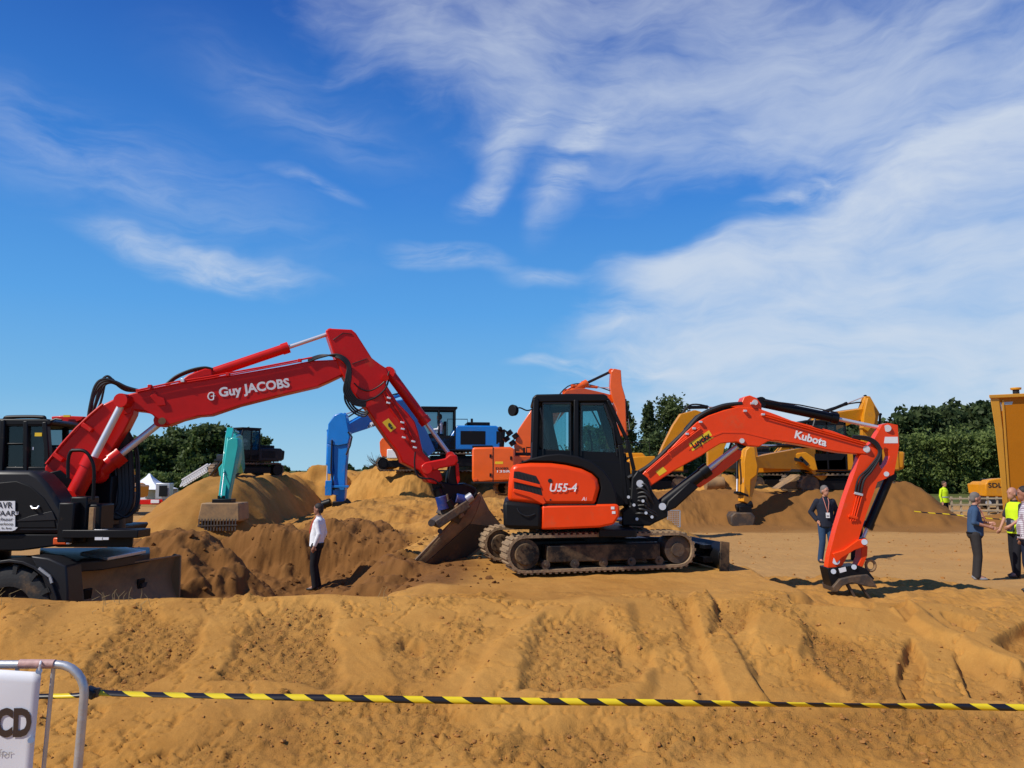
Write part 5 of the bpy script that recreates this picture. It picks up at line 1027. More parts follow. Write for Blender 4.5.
lb = prism_obj('boom_label', WHT, Plane((0, 28.2, 0)), [(367.5,427),(370,422.5),(380,419.5),(381,423),(371,427.5),(368,428.5)], .32, .005, bo, bevel=0)
text_obj('boom_lettering', 'KUIKEN', BPR, Plane((0, 28.2, 0)).hit(374, 425.2, .33), (1, 0, 0), (0, -1, 0), .10, lb, angle=math.radians(15), width=.42, bold=.02)
k = MB(); k.cyl(pb.hit(322, 505, .1), pb.hit(331, 502, .1), .14, seg=12); k.box(pb.hit(340, 504.5, .1), (.45, .4, .22)); k.cyl(pb.hit(345, 500, .1), pb.hit(350, 505, .1), .1, seg=10); k.build('quick_hitch', BLK, t, bevel=.02)
k = MB(); k.tube([pb.hit(348, 432, .3), pb.hit(352, 437, .3), pb.hit(350, 446, .3), pb.hit(346, 455, .3)], .03, 6); k.tube([pb.hit(332, 440, .25), pb.hit(331, 470, .25), pb.hit(334, 490, .25)], .03, 6); k.build('stick_hose', RUB, t)
k = MB(); k.box(pb.hit(329, 488, .28), (.22, .2, .5)); k.box(pb.hit(337, 486.5, .28), (.8, .1, .08)); k.build('link_arm', BLU, t, bevel=.01)
# turquoise, faces the viewer
Y = 26.5; lc = gl(252, Y+.6, -.02); d_ = Vector((-.17, -1, 0)).normalized()
lc = gl(248, 27.6, -.02)
t, Fm, n, bo, hs_ = far_excavator('turquoise excavator facing the viewer with arm lowered to a slotted bucket on the slope', GX1, lc, math.atan2(-1, -.75), TEAL, P(241, 470, 26), P(237, 441, 24.0), P(229, 441.5, 22.6), P(221, 505, 21.6), size=.56, house=(3.2, 2.5, .8), bucket=None, dark=True, cabside=1, boom_h=.75)
pt = Plane((0, 22.2, 0))
prism_obj('stick_plate', TEAL, Plane((0, 21.9, 0)), [(227,440),(232,437),(238,438),(238.5,446),(234,470),(229,494),(228,500),(219,500),(219,492),(224,462)], .1, .25, t, bevel=.03)
prism_obj('boom_side', TEAL, Plane((0, 23.6, 0)), [(236,438),(239,440),(239,458),(235,472),(228,480),(219,476),(218,468),(225,460)], .1, .3, t, bevel=.03)
k = MB(); pk = Plane((0, 21.2, 0)); k.box(pk.hit(224, 501.5), (.5, .4, .14)); k.build('quick_hitch', BLK, t, bevel=.01)
bpx = [(201,503),(238.5,503),(238.8,517),(197,517)]; bk = prism_obj('bucket', WST, pk, [(201,503),(238.5,503),(239.5,520),(238,522),(199,522),(197.5,519)], .3, .8, t, bevel=.03)
for i in range(13):
    k = MB(); x = 198.5+i*3.05; k.bar(pk.hit(x+.6, 519, .34), pk.hit(x, 531, .42), .03, .05); k.build('skeleton_bar', STL, bk)
k = MB(); k.bar(pk.hit(197.5, 526, .42), pk.hit(237, 525, .42), .03, .03); k.build('skeleton_rail', STL, bk)
# orange, rear quarter to the viewer
Y = 21.5; lc = Vector((XatY(532, Y+.6), Y+.6, gz(XatY(512, Y+.6), Y+.6)-.0)); lc.z = P(0, 496, Y+.5).z+.02
t, Fm, n, bo, hs_ = far_excavator('bright orange excavator seen from its rear corner, arm raised behind the black cab', GX1, lc, math.radians(20), ORG, P(515, 460, 22.6), P(572, 393, 23.6), P(617, 400, 24.2), P(625, 436, 24.3), size=.5, house=(3.0, 2.5, 1.2), cab=False, bucket=None, boom_h=.72)
po = Plane((0, 20.9, 0)); hp = prism_obj('side_panel', ORG, po, [(472,448.5),(474,447.3),(510,446.8),(515,449),(515,481),(490,482),(475,483.5),(472,480)], 0, 1.9, t, bevel=.05)
k = MB(); k.box(po.hit(493, 465, .003), (.02, .01, .95)); k.build('panel_seam', BPR, hp)
for q in ((490.5, 456), (490.5, 475), (511, 458)): k = MB(); k.box(po.hit(*q, .01), (.05, .02, .09)); k.build('latch', BLK, hp, bevel=.004)
k = MB(); k.box(po.hit(483, 447, -.6), (.55, .9, .06)); k.build('engine_cover', BLK, hp, bevel=.01)
k = MB(); k.box(po.hit(493, 482.5, .01), (1.15, .03, .04)); k.build('lower_edge', BPR, hp)
k = MB(); k.box(po.hit(475.5, 480, .02), (.10, .03, .06)); k.build('tail_lamp', LAMPR, hp, bevel=.008)
prism_obj('panel_sticker', YST, po, [(495,461.5),(503,461.5),(503,464),(495,464)], .004, .003, hp, bevel=0)
text_obj('panel_lettering', 'DX85', BPR, po.hit(502, 468.5, .006), po.u, po.n, .06, hp, width=.34, bold=.02); text_obj('panel_lettering', '135R', WHT, po.hit(503, 471.5, .006), po.u, po.n, .06, hp, width=.36, bold=.02)
prism_obj('boom_base', ORG, Plane((0, 22.4, 0)), [(514,446),(518,430),(531,410),(534,410),(540,440),(530,458),(516,458)], .2, .35, t, bevel=.02)
prism_obj('stick_head', ORG, Plane((0, 24.1, 0)), [(611,371.5),(614,368.5),(621,370),(622,385),(625.5,397),(626,412),(626.5,432),(622,436),(618,436),(617,410),(612,398),(610,386)], .2, .35, t, bevel=.02)
ram(t, P(566, 393, 23.6), P(611, 371.5, 24.1), .45, .10, ORG, DGREY, name='stick_cylinder')
k = MB(); k.tube([P(497, 444, 22), P(498, 433, 22), P(504, 430, 22), P(510, 434, 22)], .03, 6); k.box(P(498.5, 437, 22), (.12, .1, .32)); k.ball(P(500, 429, 22), .07); k.build('mirror', BLK, t)
for q in ((505, 437), (511, 441), (508, 431), (514, 434)): k = MB(); k.cyl(P(*q, 22.2), P(q[0]+3, q[1]+4, 22.2), .09, seg=8); k.build('hose_block', BLK, t)
# little orange digger on the heap behind the red stick
Y = 30.3; lc = Vector((XatY(393, Y), Y, P(0, 470.5, Y).z)); x = lc.x
t = thing('mini_excavator', lc, 'small orange digger on the heap, mostly hidden behind the red arm, rounded dipper end raised', 'excavator', GX1)
Fm = frame_at(lc, math.radians(10)); make_track(t, Fm, (-.35, .26), .26, (.65, .26), .26, -.6, .35, cleat=.12, rollers=0, lugh=.02); make_track(t, Fm, (-.35, .26), .26, (.65, .26), .26, .3, .35, cleat=.12, rollers=0, lugh=.02)
pm = Plane((0, Y-.3, 0)); prism_obj('dipper', ORG, pm, [(379.5,442),(382,437.8),(386,438.5),(391,447),(392,453),(389,457.5),(382,458),(380,452)], .1, .2, t, bevel=.02)
k = MB(); k.bar(pm.hit(390, 449), pm.hit(402, 450), .2, .18); k.build('boom', ORG, t, bevel=.02)
k = MB(); k.box(pm.hit(395, 454), (.5, .8, .35)); k.build('body', WHT, t, bevel=.03); k = MB(); k.box(pm.hit(402, 447, -.3), (.45, .7, .8)); k.build('canopy', ORG, t, bevel=.04)
k = MB(); k.cyl(pm.hit(381, 466, .2), pm.hit(381, 458, .2), .05, seg=8); k.build('prop_ram', ORG, t)
# yellow A: faces left, arm vertical, bucket set down at the foot of the bank
Y = 32.0; lc = Vector((XatY(832, Y), Y, P(0, 494.5, Y).z))
t, Fm, n, bo, hs_ = far_excavator('yellow excavator with its arm straight down to a bucket at the foot of the bank', GX1, lc, math.radians(180), YEL, P(822, 478, 31.2), P(809, 458, 30.9), P(750, 462.5, 29.6), P(744, 503, 29.0), size=.98, house=(3.9, 2.5, .9), bucket=None, boom_h=.78)
pa = Plane((0, 30.6, 0)); prism_obj('boom_plate', YEL, pa, [(750,456),(758,461),(790,456.5),(798,453),(806,452),(815,458),(818,470),(813,471),(800,461),(790,471),(757,473),(749,470)], .25, .42, t, bevel=.03)
ps = Plane((0, 29.2, 0)); prism_obj('stick_plate', YEL, ps, [(746,450),(750,446.5),(755,447.5),(756,456),(758,466),(757,475),(751,480),(750,503),(742.5,503),(744,480),(744,462)], .2, .36, t, bevel=.03)
lb = prism_obj('boom_label', BPR, pa, [(770,460.5),(773,455.5),(783.5,454),(784,460),(772,462.5)], .255, .004, t, bevel=0); text_obj('boom_lettering', 'SANY', WHT, pa.hit(777.5, 458, .262), pa.u, pa.n, .14, lb, angle=math.radians(8), width=.40, bold=.02)
k = MB(); k.tube([ps.hit(741, 502, .1), ps.hit(743, 492, .1), ps.hit(744, 478, .1)], .035, 6); k.build('bucket_rod', CHR, t)
k = MB(); k.cyl(ps.hit(736, 508, .2), ps.hit(752, 504, .2), .14, seg=10); k.box(ps.hit(744, 510, .2), (.45, .45, .3)); k.build('tilt_rotator', BLK, t, bevel=.02)
k = MB(); k.prism([ps.hit(*q, .5) for q in ((731,516),(735,512.5),(752,512.5),(756,517),(754,527),(748,529),(734,528.5),(731,524))], (0, .9, 0)); k.build('bucket', STL, t, bevel=.05)
for q in ((786, 462, 803, 466), (800, 462, 808, 470)): k = MB(); k.bar(pa.hit(q[0], q[1]-5, .27), pa.hit(q[2], q[3]-5, .27), .03, .12); k.build('weld_patch', BPR, t)
# two wooden-coloured heaps of steel plate beside it: a spare bucket
pe = Plane((0, 31.2, 0)); k = MB(); k.prism([pe.hit(*q) for q in ((779,489),(800,474),(806,476),(808,489))], (0, 1.0, 0)); sb = k.build('spare_bucket', WST, None, bevel=.03); tag(sb, 'dusty wedge shaped spare bucket lying beside the tracks of the yellow excavator', 'bucket')
LCA = lc.copy()
# yellow B: boom high, tip behind the red elbow
Y = 37; lc = Vector((XatY(775, Y), Y, P(0, 492, Y).z))
t, Fm, n, bo, hs_ = far_excavator('yellow excavator behind the orange red boom, its arm folded down beside the red elbow', GX1, lc, math.radians(3), YEL, P(772, 462, 36.2), P(822, 424, 36), P(866, 412, 36), P(869, 462, 36), size=.98, house=(3.9, 2.5, .9), bucket='dig', bucket_dir=(-1, 0, -.3), boom_h=.8, dark=True, cab=False)
pB = Plane((0, 35.8, 0)); prism_obj('stick_head', YEL, pB, [(867.5,398),(870,397.6),(874,404),(876,416),(875,424),(868,432),(863,428),(864,414)], .2, .4, t, bevel=.03)
text_obj('boom_lettering', 'LIUGONG', BPR, Plane((0, 35.7, 0)).hit(832, 424.5, .1), (1, 0, 0), (0, -1, 0), .24, t, angle=math.radians(17), width=.95)
# yellow C: left, brownish boom rising behind the red boom
Y = 34; lc = Vector((XatY(640, Y), Y, P(0, 494, Y).z))
t, Fm, n, bo, hs_ = far_excavator('yellow excavator right behind the orange red boom foot, dusty brown boom and a hanging bucket', GX1, lc, math.radians(0), YEL, P(660, 468, 33.2), P(690, 421, 33), P(718, 424, 33), P(712, 474, 33), size=.98, house=(3.9, 2.5, .8), bucket=None, boom_h=.95, cab=False)
pC = Plane((0, 32.7, 0)); lb = prism_obj('boom_label', BPR, pC, [(689,424),(690,421.5),(698,420.5),(698,424.5),(690,426)], .1, .05, t, bevel=0); text_obj('boom_lettering', 'SANY', WHT, pC.hit(694, 423.3, .11), (1, 0, 0), (0, -1, 0), .12, lb, width=.26, bold=.02)
k = MB(); k.cyl(pC.hit(705, 484, .6), pC.hit(724, 483, .6), .30, .26, seg=16); k.box(pC.hit(714, 477, .3), (.5, .5, .3)); k.build('bucket', WST, t, bevel=.03)
prism_obj('engine_side', YEL, pC, [(628,461),(633,457),(655,456),(657,466),(655,474),(630,474)], .5, .6, t, bevel=.03)
# small yellow machines: at the right edge and far left
Y = 40; lc = Vector((XatY(1006, Y), Y, P(0, 509, Y).z))
t, Fm, n, bo, hs_ = far_excavator('small yellow excavator tail with dark letters, far right beside the tall orange container', GX1, lc, math.radians(10), YEL, P(1012, 490, 39.5), P(1035, 450, 39), P(1060, 460, 39), P(1060, 500, 39), size=.72, house=(4.0, 2.4, .95), bucket='dig', boom_h=.6, cab=False)
pS = Plane((0, 38.4, 0)); hp = prism_obj('tail_panel', YEL, pS, [(985.5,484),(989,480),(998,478.5),(1012,478),(1012,497),(986,496.5)], 0, .6, t, bevel=.05); text_obj('tail_lettering', 'SDLG', BPR, pS.hit(998, 485.5, .01), pS.u, pS.n, .22, hp, width=.95, bold=.02)
prism_obj('tail_skirt', DGREY, pS, [(986,496.8),(1012,497),(1012,505),(988,504.5)], -.02, .6, t, bevel=.03); k = MB(); k.cyl(pS.hit(988.5, 503, .03), pS.hit(988.5, 503, .0), .13, seg=16); k.build('round_lamp', GALV, t)
Y = 40; lc = Vector((XatY(106, Y), Y, 0))
t, Fm, n, bo, hs_ = far_excavator('yellow excavator seen in the gap between the black hoses and the red boom foot', GX1, lc, math.radians(180), YEL, P(108, 485, 39), P(117, 472, 38.8), P(129, 476, 38.5), P(130, 492, 38.5), size=.8, house=(4.0, 2.4, .95), bucket='dig', boom_h=.6)
# mesh crate standing at the foot of the bank
pG = Plane((0, 26.5, 0)); cr = thing('wire_crate', gl(670, 26.5), 'small grey wire mesh panel standing on the sand below the right hand bank', 'mesh panel'); k = MB()
for i in range(8): k.bar(pG.hit(667.5+i*1.7, 511), pG.hit(667.5+i*1.7, 526), .012, .012)
k.build('wires', GALV, cr); k = MB()
for i in range(9): k.bar(pG.hit(667.5, 511+i*1.9), pG.hit(680, 511+i*1.9), .010, .010)
k.build('cross_wires', GALV, cr)
for a_, b_ in (((667.5, 510.5), (667.5, 527)), ((680, 510.5), (680, 527)), ((667.5, 510.5), (680, 510.5)), ((667.5, 527), (680, 527))): k = MB(); k.bar(pG.hit(*a_), pG.hit(*b_), .035, .035); k.build('frame_bar', GALV, cr)

# ------------------------------------------------------------------ tall tipped body at the right edge
def tipper():
    Y = 18.2; x = P(1062, 500, Y).x+1.0; z = gz(x, 19.5); t = thing('dump_truck', (x, 19.5, z), 'tall orange tipped dump truck body with an amber beacon at the right edge', 'dump truck'); pl = Plane((0, Y, 0))
    OB = mat('tipper_shaded_orange', (.50, .17, .004), .6, var=.05, dirt=.08, spec=.2); OB2 = mat('tipper_lit_yellow', (.66, .30, .02), .5, var=.05, dirt=.06)  # one paint: deeper tint for the shaded face, paler for the sunlit edge
    def ob(nm, m, pts, front, th, par, bevel=.01):
        o = Vector((.78, 1.0, 0)).normalized(); b = MB(); b.prism([q-o*front for q in px_poly(pl, pts)], o*th); return b.build(nm, m, par, bevel=bevel, smooth=30)
    b = ob('tipping_body', OB, [(993,396),(1180,388),(1180,512),(1005,512),(1003,497)], 0, 2.6, t, bevel=.02)
    ob('body_edge', OB2, [(990.5,398),(992,396.5),(999,397),(1003,430),(1009,512),(1003.5,512),(1001,480),(995.5,430)], .05, .12, b)
    ob('top_rim', OB2, [(990,398.5),(989.5,395.2),(1182,387),(1182,391)], .10, 2.7, b)
    ob('body_rib', OB2, [(1002,400),(1004,400),(1011.5,512),(1009,512)], .03, .05, b, bevel=.004)
    ob('scuffed_patch', GALV, [(1000,402.5),(1013,401.5),(1012,404.5),(1004,405),(1003,411),(1001.5,411)], .004, .005, b, bevel=0)
    c = pl.hit(1016, 391.5, -.3); k = MB(); k.cyl(c+Vector((0, 0, -.06)), c+Vector((0, 0, .04)), .07, seg=14); k.build('beacon_base', DGREY, b); k = MB(); k.cyl(c+Vector((0, 0, .04)), c+Vector((0, 0, .09)), .11, .12, seg=16); k.build('beacon', OB2, b, bevel=.008)
    k = MB(); k.box((x+1.2, 19.9, z+1.0), (2.4, 1.6, .4)); k.build('chassis', BLK, t, bevel=.02)
    k = MB(); k.bar((x+.9, 19.9, z+1.0), (x+.9, 19.9, z+1.9), .4, .4); k.build('hinge_frame', BLK, t, bevel=.02)
    for dx in (.7, 2.0):
        for yy in (18.9, 20.6):
            k = MB(); k.cyl((x+dx, yy-.16, z+.5), (x+dx, yy+.16, z+.5), .5, seg=28); ty = k.build('wheel', TYRE, t, bevel=.04); k = MB(); k.cyl((x+dx, yy-.18, z+.5), (x+dx, yy+.18, z+.5), .27, seg=20); k.build('rim', OB, ty, bevel=.02)
tipper()
# white pagoda tent and things around it
def tent():
    Y = 52; c = P(152, 487, Y); bx = XatY(152, Y); z = gz(bx, Y)-.1; t = thing('marquee', (bx, Y, z), 'small white peaked marquee between the hoses and the sand slope', 'tent'); wm = mat('tent_fabric', (.82, .83, .85), .6, var=.03)
    hw = 1.35; ze = P(0, 489, Y).z; zt = P(0, 473.5, Y).z; prof = [(1.0, 0), (.62, .22), (.33, .50), (.12, .80), (.03, 1.0)]; rings = []
    for r, f in prof: rings.append([Vector((bx+sx*hw*r, Y+sy*hw*r, ze+(zt-ze)*f)) for sx, sy in ((-1,-1),(1,-1),(1,1),(-1,1))])
    k = MB(); k.loft(rings); k.build('roof', wm, t, smooth=20); k = MB(); k.prism([(bx-hw, Y-hw, z), (bx+hw*.3, Y-hw, z), (bx+hw*.3, Y-hw, ze), (bx-hw, Y-hw, ze)], (0, .04, 0)); k.prism([(bx-hw, Y+hw, z), (bx+hw, Y+hw, z), (bx+hw, Y+hw, ze), (bx-hw, Y+hw, ze)], (0, .04, 0)); k.build('side_wall', wm, t)
    for sx in (-1, 1):
        for sy in (-1, 1): k = MB(); k.cyl((bx+sx*hw*.98, Y+sy*hw*.98, z), (bx+sx*hw*.98, Y+sy*hw*.98, ze), .05, seg=8); k.build('pole', GALV, t)
    # lattice truss lying on the slope behind the marquee
    Y2 = 50; tr = thing('lattice_truss', P(192, 481, Y2), 'pale silver lattice truss lying sloped beside the marquee', 'truss'); A, B = P(180, 486.5, Y2), P(206, 470.5, Y2); o = Vector((0, .5, 0)); up = Vector((.10, 0, .42))
    for p_, nm in ((Vector((0,0,0)), 'chord'), (o, 'chord'), (up, 'chord'), (up+o, 'chord')): k = MB(); k.bar(A+p_, B+p_, .08, .08); k.build(nm, WHT, tr)
    k = MB()
    for i in range(12):
        f = i/12; g = (i+1)/12; k.bar(A.lerp(B, f), A.lerp(B, g)+up, .05, .05); k.bar(A.lerp(B, f)+o+up, A.lerp(B, g)+o, .05, .05); k.bar(A.lerp(B, f)+up, A.lerp(B, f)+up+o, .04, .04)
    k.build('lattice', WHT, tr)
    pk = Plane((0, 50, 0)); q = thing('generator_box', P(163, 494, 50.5), 'grey and dark equipment box standing right of the marquee', 'equipment box'); k = MB(); k.box(P(164.5, 491, 50.5), (.9, .6, 1.0)); k.build('casing', GALV, q, bevel=.03); k = MB(); k.box(P(163, 491, 50.1), (.5, .05, .7)); k.build('door', BLK, q, bevel=.01)
    q = thing('red_barrier', P(150, 503, 48), 'low red and white board lying in front of the marquee', 'barrier'); k = MB(); k.box(P(148, 502, 48), (1.8, .1, .3)); k.build('board', RED, q, bevel=.02); k = MB(); k.box(P(155, 501.5, 47.9), (.5, .06, .2)); k.build('white_panel', WHT, q, bevel=.01)
    hb = thing('house', P(266, 468, 240), 'tiny blue grey roofed building on the horizon right of the turquoise digger', 'house'); k = MB(); k.box(P(267, 468.5, 240), (6, 5, 2.0)); k.build('wall', mat('house_wall', (.25, .22, .2), .8), hb); k = MB(); c = P(267, 467, 240); k.prism([c+Vector((-3.2, -2.6, 0)), c+Vector((3.2, -2.6, 0)), c+Vector((2.9, 0, 1.3)), c+Vector((-2.9, 0, 1.3))], (0, 2.6, .01)); k.build('roof', mat('house_roof', (.10, .12, .18), .7), hb)
tent()
# post and rail fence and striped tape at the far right
def rail_fence():
    Y = 36; x0, x1 = XatY(938, Y), XatY(1010, Y); t = thing('rail_fence', ((x0+x1)/2, Y, 0), 'pale wooden post and rail fence below the scrub behind the talking men', 'fence'); wd = mat('fence_wood', (.42, .34, .22), .8, var=.2)
    for i in range(9): x = x0+(x1-x0)*i/8; z = gz(x, Y); k = MB(); k.bar((x, Y, z-.1), (x, Y, z+.95), .07, .07); k.build('post', wd, t)
    for h in (.35, .62, .9): k = MB(); k.bar((x0, Y-.05, h), (x1, Y-.05, h+.02), .03, .07); k.build('rail', wd, t)
rail_fence()
def stripemat(name, period, slant=1.0):
    m = bpy.data.materials.new(name); m.use_nodes = True; nt = m.node_tree; N = nt.nodes; L = nt.links; b = N['Principled BSDF']; b.inputs['Roughness'].default_value = .4
    a = N.new('ShaderNodeAttribute'); a.attribute_name = 'run'; mm = N.new('ShaderNodeMath'); mm.operation = 'FRACT'; L.new(a.outputs['Fac'], mm.inputs[0]); g = N.new('ShaderNodeMath'); g.operation = 'GREATER_THAN'; L.new(mm.outputs[0], g.inputs[0]); g.inputs[1].default_value = .5
    mx = N.new('ShaderNodeMix'); mx.data_type = 'RGBA'; mx.inputs['A'].default_value = (.80, .60, .015, 1); mx.inputs['B'].default_value = (.012, .010, .012, 1); L.new(g.outputs[0], mx.inputs['Factor']); L.new(mx.outputs['Result'], b.inputs['Base Color']); return m
def ribbon(name, pts, wd, twist, per, slant, m, parent=None, fold=0):
    P_ = spline(pts, 40) if len(pts) < 30 else pts; vs = []; run = []; s = 0; fs = []
    for i, p in enumerate(P_):
        if i: s += (p-P_[i-1]).length
        d = (P_[min(i+1, len(P_)-1)]-P_[max(i-1, 0)]).normalized(); a = twist(s); sd_ = Vector((0, math.sin(a), math.cos(a)))
        for j, f in enumerate((-.5, -.17, .17, .5)): vs.append(p+sd_*wd*f+Vector((0, -1, 0))*(.003*math.cos(f*6))); run.append((s+slant*f*wd)/per)
    n = len(P_)
    for i in range(n-1):
        for j in range(3): a = i*4+j; fs.append((a, a+4, a+5, a+1))
    me = bpy.data.meshes.new(name); L = root_loc(parent) if parent else Vector(); me.from_pydata([tuple(v-L) for v in vs], [], fs); at = me.attributes.new('run', 'FLOAT', 'POINT'); at.data.foreach_set('value', run); me.materials.append(m)
    me.polygons.foreach_set('use_smooth', [True]*len(me.polygons)); o = bpy.data.objects.new(name, me); C.objects.link(o)
    if parent: o.parent = parent
    sm = o.modifiers.new('thick', 'SOLIDIFY'); sm.thickness = .0012; return o
TAPEM = stripemat('hazard_tape', 1)
YT = 3.32
pts = [P(x, y, YT+.25*((x-88)/936)) for x, y in ((86, 690), (110, 693.5), (200, 695.8), (330, 698.3), (470, 700.8), (600, 702.3), (720, 703.8), (860, 705.8), (960, 707), (1060, 708), (1180, 707))]
tp = ribbon('barrier_tape', pts, .029, lambda s: .15+.75*math.sin(s*1.4+.6)*(1-.1*s)+.30*math.sin(s*3.1+1), .165, 1.9, TAPEM)
tag(tp, 'yellow and black striped barrier tape stretched across the front of the berm', 'barrier tape')
pts2 = [P(x, y, 3.36) for x, y in ((24, 697), (45, 696.5), (62, 696.3), (78, 695.5), (88, 693.5))]; tl = ribbon('tape_tail', [P(x, y, 3.36) for x, y in ((-30, 699), (24, 697), (45, 696.5), (62, 696.3), (78, 695.5), (88, 693.5))], .022, lambda s: .6, .17, 1.9, TAPEM, tp)
k = MB(); c = P(91, 692.5, YT); k.box(c, (.05, .05, .035), Matrix.Rotation(.4, 3, 'Y')); k.build('tape_knot', BPR, tp, bevel=.006); k = MB(); k.box(P(97, 692.5, YT), (.018, .03, .035)); k.build('tape_clip', STL, tp, bevel=.004)
k = [P(x, y, 31) for x, y in ((870, 512), (885, 513.5), (900, 514.5), (940, 518.5), (965, 519.5), (1000, 519))]
t2 = ribbon('barrier_tape', [Vector((p.x, 27.6, p.z+.2)) for p in k], .038, lambda s: .3*math.sin(s), .5, 1.5, TAPEM); tag(t2, 'distant thin striped tape strung along the foot of the right hand heap', 'barrier tape')
for x in (k[0].x, k[3].x, k[5].x):
    pass
# crowd barrier with banner at the lower left
def crowd_barrier():
    Yb = 3.25; bl = Plane((0, Yb, 0)); sc_ = Yb/F; xr = P(84, 700, Yb).x; xl = xr-2.3; zt = P(30, 664.5, Yb).z; zb = gz(xr-1, Yb)
    t = thing('crowd_barrier', ((xl+xr)/2, Yb, zb), 'galvanised crowd barrier with a white lettered banner at the lower left corner', 'barrier')
    r = .0168; q = P(84, 700, Yb); cor = .115; lean = (P(84, 700, Yb)-P(78, 768, Yb)); lean = Vector((lean.x/max(.01, lean.z), 0, 1))
    def R_(z): return Vector((xr+lean.x*(z-(zt-cor)), Yb, z))
    pts = [Vector((xl+.1, Yb, zt)), Vector((xr-cor-.02, Yb, zt))]+[Vector((xr-cor+cor*math.sin(a), Yb, zt-cor+cor*math.cos(a))) for a in [math.radians(i*15) for i in range(0, 7)]]+[R_(zt-.5), R_(zb+.12)]
    k = MB(); k.tube(pts, r, 12); k.build('frame_tube', GALV, t)
    k = MB(); k.tube([Vector((xl+.1, Yb, zt)), Vector((xl+.02, Yb, zt-.03)), Vector((xl, Yb, zt-.1)), Vector((xl, Yb, zb+.12))], r, 12); k.build('frame_tube', GALV, t)
    k = MB(); k.tube([R_(zb+.16), Vector((xl, Yb, zb+.16))], r*.9, 10); k.build('bottom_tube', GALV, t)
    for i in range(15):
        x = xr-.135-i*.145; k = MB(); k.tube([Vector((x+.005, Yb, zt)), Vector((x-.045, Yb, zb+.16))], .0085, 8); k.build('upright_bar', GALV, t)
    for x in (xl+.3, xr-.35): k = MB(); k.bar((x, Yb-.33, zb+.02), (x, Yb+.33, zb+.02), .05, .03); k.bar((x, Yb, zb+.02), (x, Yb, zb+.16), .04, .04); k.build('foot', GALV, t, bevel=.004)
    pk = MB(); pk.tube([P(20, 663.6, Yb-.004), P(55, 663.8, Yb-.004)], r*1.03, 12); pk.build('pink_tape', mat('faded_red_tape', (.50, .30, .26), .6, var=.3, vscale=30), t)
    # banner: creased cloth
    wm = mat('banner_fabric', (.74, .75, .78), .55, var=.02); bn = thing('banner', (xl+1.2, Yb-.03, zt-.05), 'white lettered banner tied to the crowd barrier in the lower left corner', 'banner')
    def cy(f, g): return Yb-.032-.006*math.sin(f*9+g*2.2)*(1-g*.5)-.006*max(0, 1-abs((1-f)*5-g*5))-.003*math.sin(f*23-g*13)
    nx_, nz_ = 60, 30; vs = []; fs = []; x1 = P(42.5, 670, Yb-.03).x; x1b = P(32.5, 768, Yb-.03).x; zt2 = P(42, 668.5, Yb-.03).z; zb2 = zb+.2; sl = (x1-x1b)/(zt2-P(32, 768, Yb-.03).z)
    for i in range(nx_+1):
        for j in range(nz_+1):
            f = i/nx_; g = j/nz_; z = zt2+(zb2-zt2)*g; xx = xl+.1+(x1-sl*(zt2-z)-xl-.1)*f; yy = cy(f, g); vs.append((xx, yy, z+.012*math.sin(f*14)**2*(1-g)*(-1)))
    fs = [(i*(nz_+1)+j, i*(nz_+1)+j+1, (i+1)*(nz_+1)+j+1, (i+1)*(nz_+1)+j) for i in range(nx_) for j in range(nz_)]
    k = MB(); k.add(vs, fs); sh = k.build('cloth', wm, bn, smooth=180); so_ = sh.modifiers.new('thick', 'SOLIDIFY'); so_.thickness = .002
    BR = mat('banner_print', (.045, .028, .022), .5); GP = mat('pale_print', (.42, .40, .38), .5); pf = Plane((0, Yb-.065, 0))
    for o in (text_obj('banner_lettering', 'ICD', BR, pf.hit(6.5, 726, .0), pf.u, pf.n, 24*sc_, sh, width=39*sc_, bold=.05, ext=.0), text_obj('banner_lettering', 'for', GP, pf.hit(1, 756, .0), pf.u, pf.n, 7*sc_, sh, width=13*sc_, ext=.0)):
        L = root_loc(bn)
        for v in o.data.vertices:
            xw, zw = v.co.x+L.x, v.co.z+L.z; g = (zt2-zw)/(zt2-zb2); f = (xw-xl-.1)/(x1-sl*(zt2-zw)-xl-.1); v.co.y = cy(f, g)-.004-L.y
    for q in ((39, 671), (31, 740)): k = MB(); k.cyl(pf.hit(*q, 0), pf.hit(*q, -.05), .008, seg=12); k.cyl(pf.hit(*q, .003), pf.hit(*q, -.01), .012, seg=12); k.build('eyelet', GALV, bn)
    k = MB(); k.tube([pf.hit(39, 671), pf.hit(40, 665), P(41, 660.5, Yb), P(42, 664, Yb+.03), P(40, 671, Yb)], .004, 6); k.build('cable_tie', WHT, bn)
crowd_barrier()
# dry grass sprigs on the crest
def sprigs():
    rs = np.random.RandomState(4); k = MB()
    for _ in range(46):
        px = rs.choice([115, 122, 20, 395, 6, 150])+rs.normal()*9; y = 8.2+rs.uniform(-.3, .2); x = XatY(px, y); z = gz(x, y)-.01; h = rs.uniform(.04, .16); k.tube([(x, y, z), (x+rs.normal()*.02, y, z+h*.6), (x+rs.normal()*.06, y, z+h)], [.0025, .002, .001], 4)
    o = k.build('dry_grass', mat('dry_grass', (.35, .27, .12), .8, var=.3), None); tag(o, 'sparse dry grass stems on the crest of the sand berm', 'dry grass', kind='stuff')
sprigs()
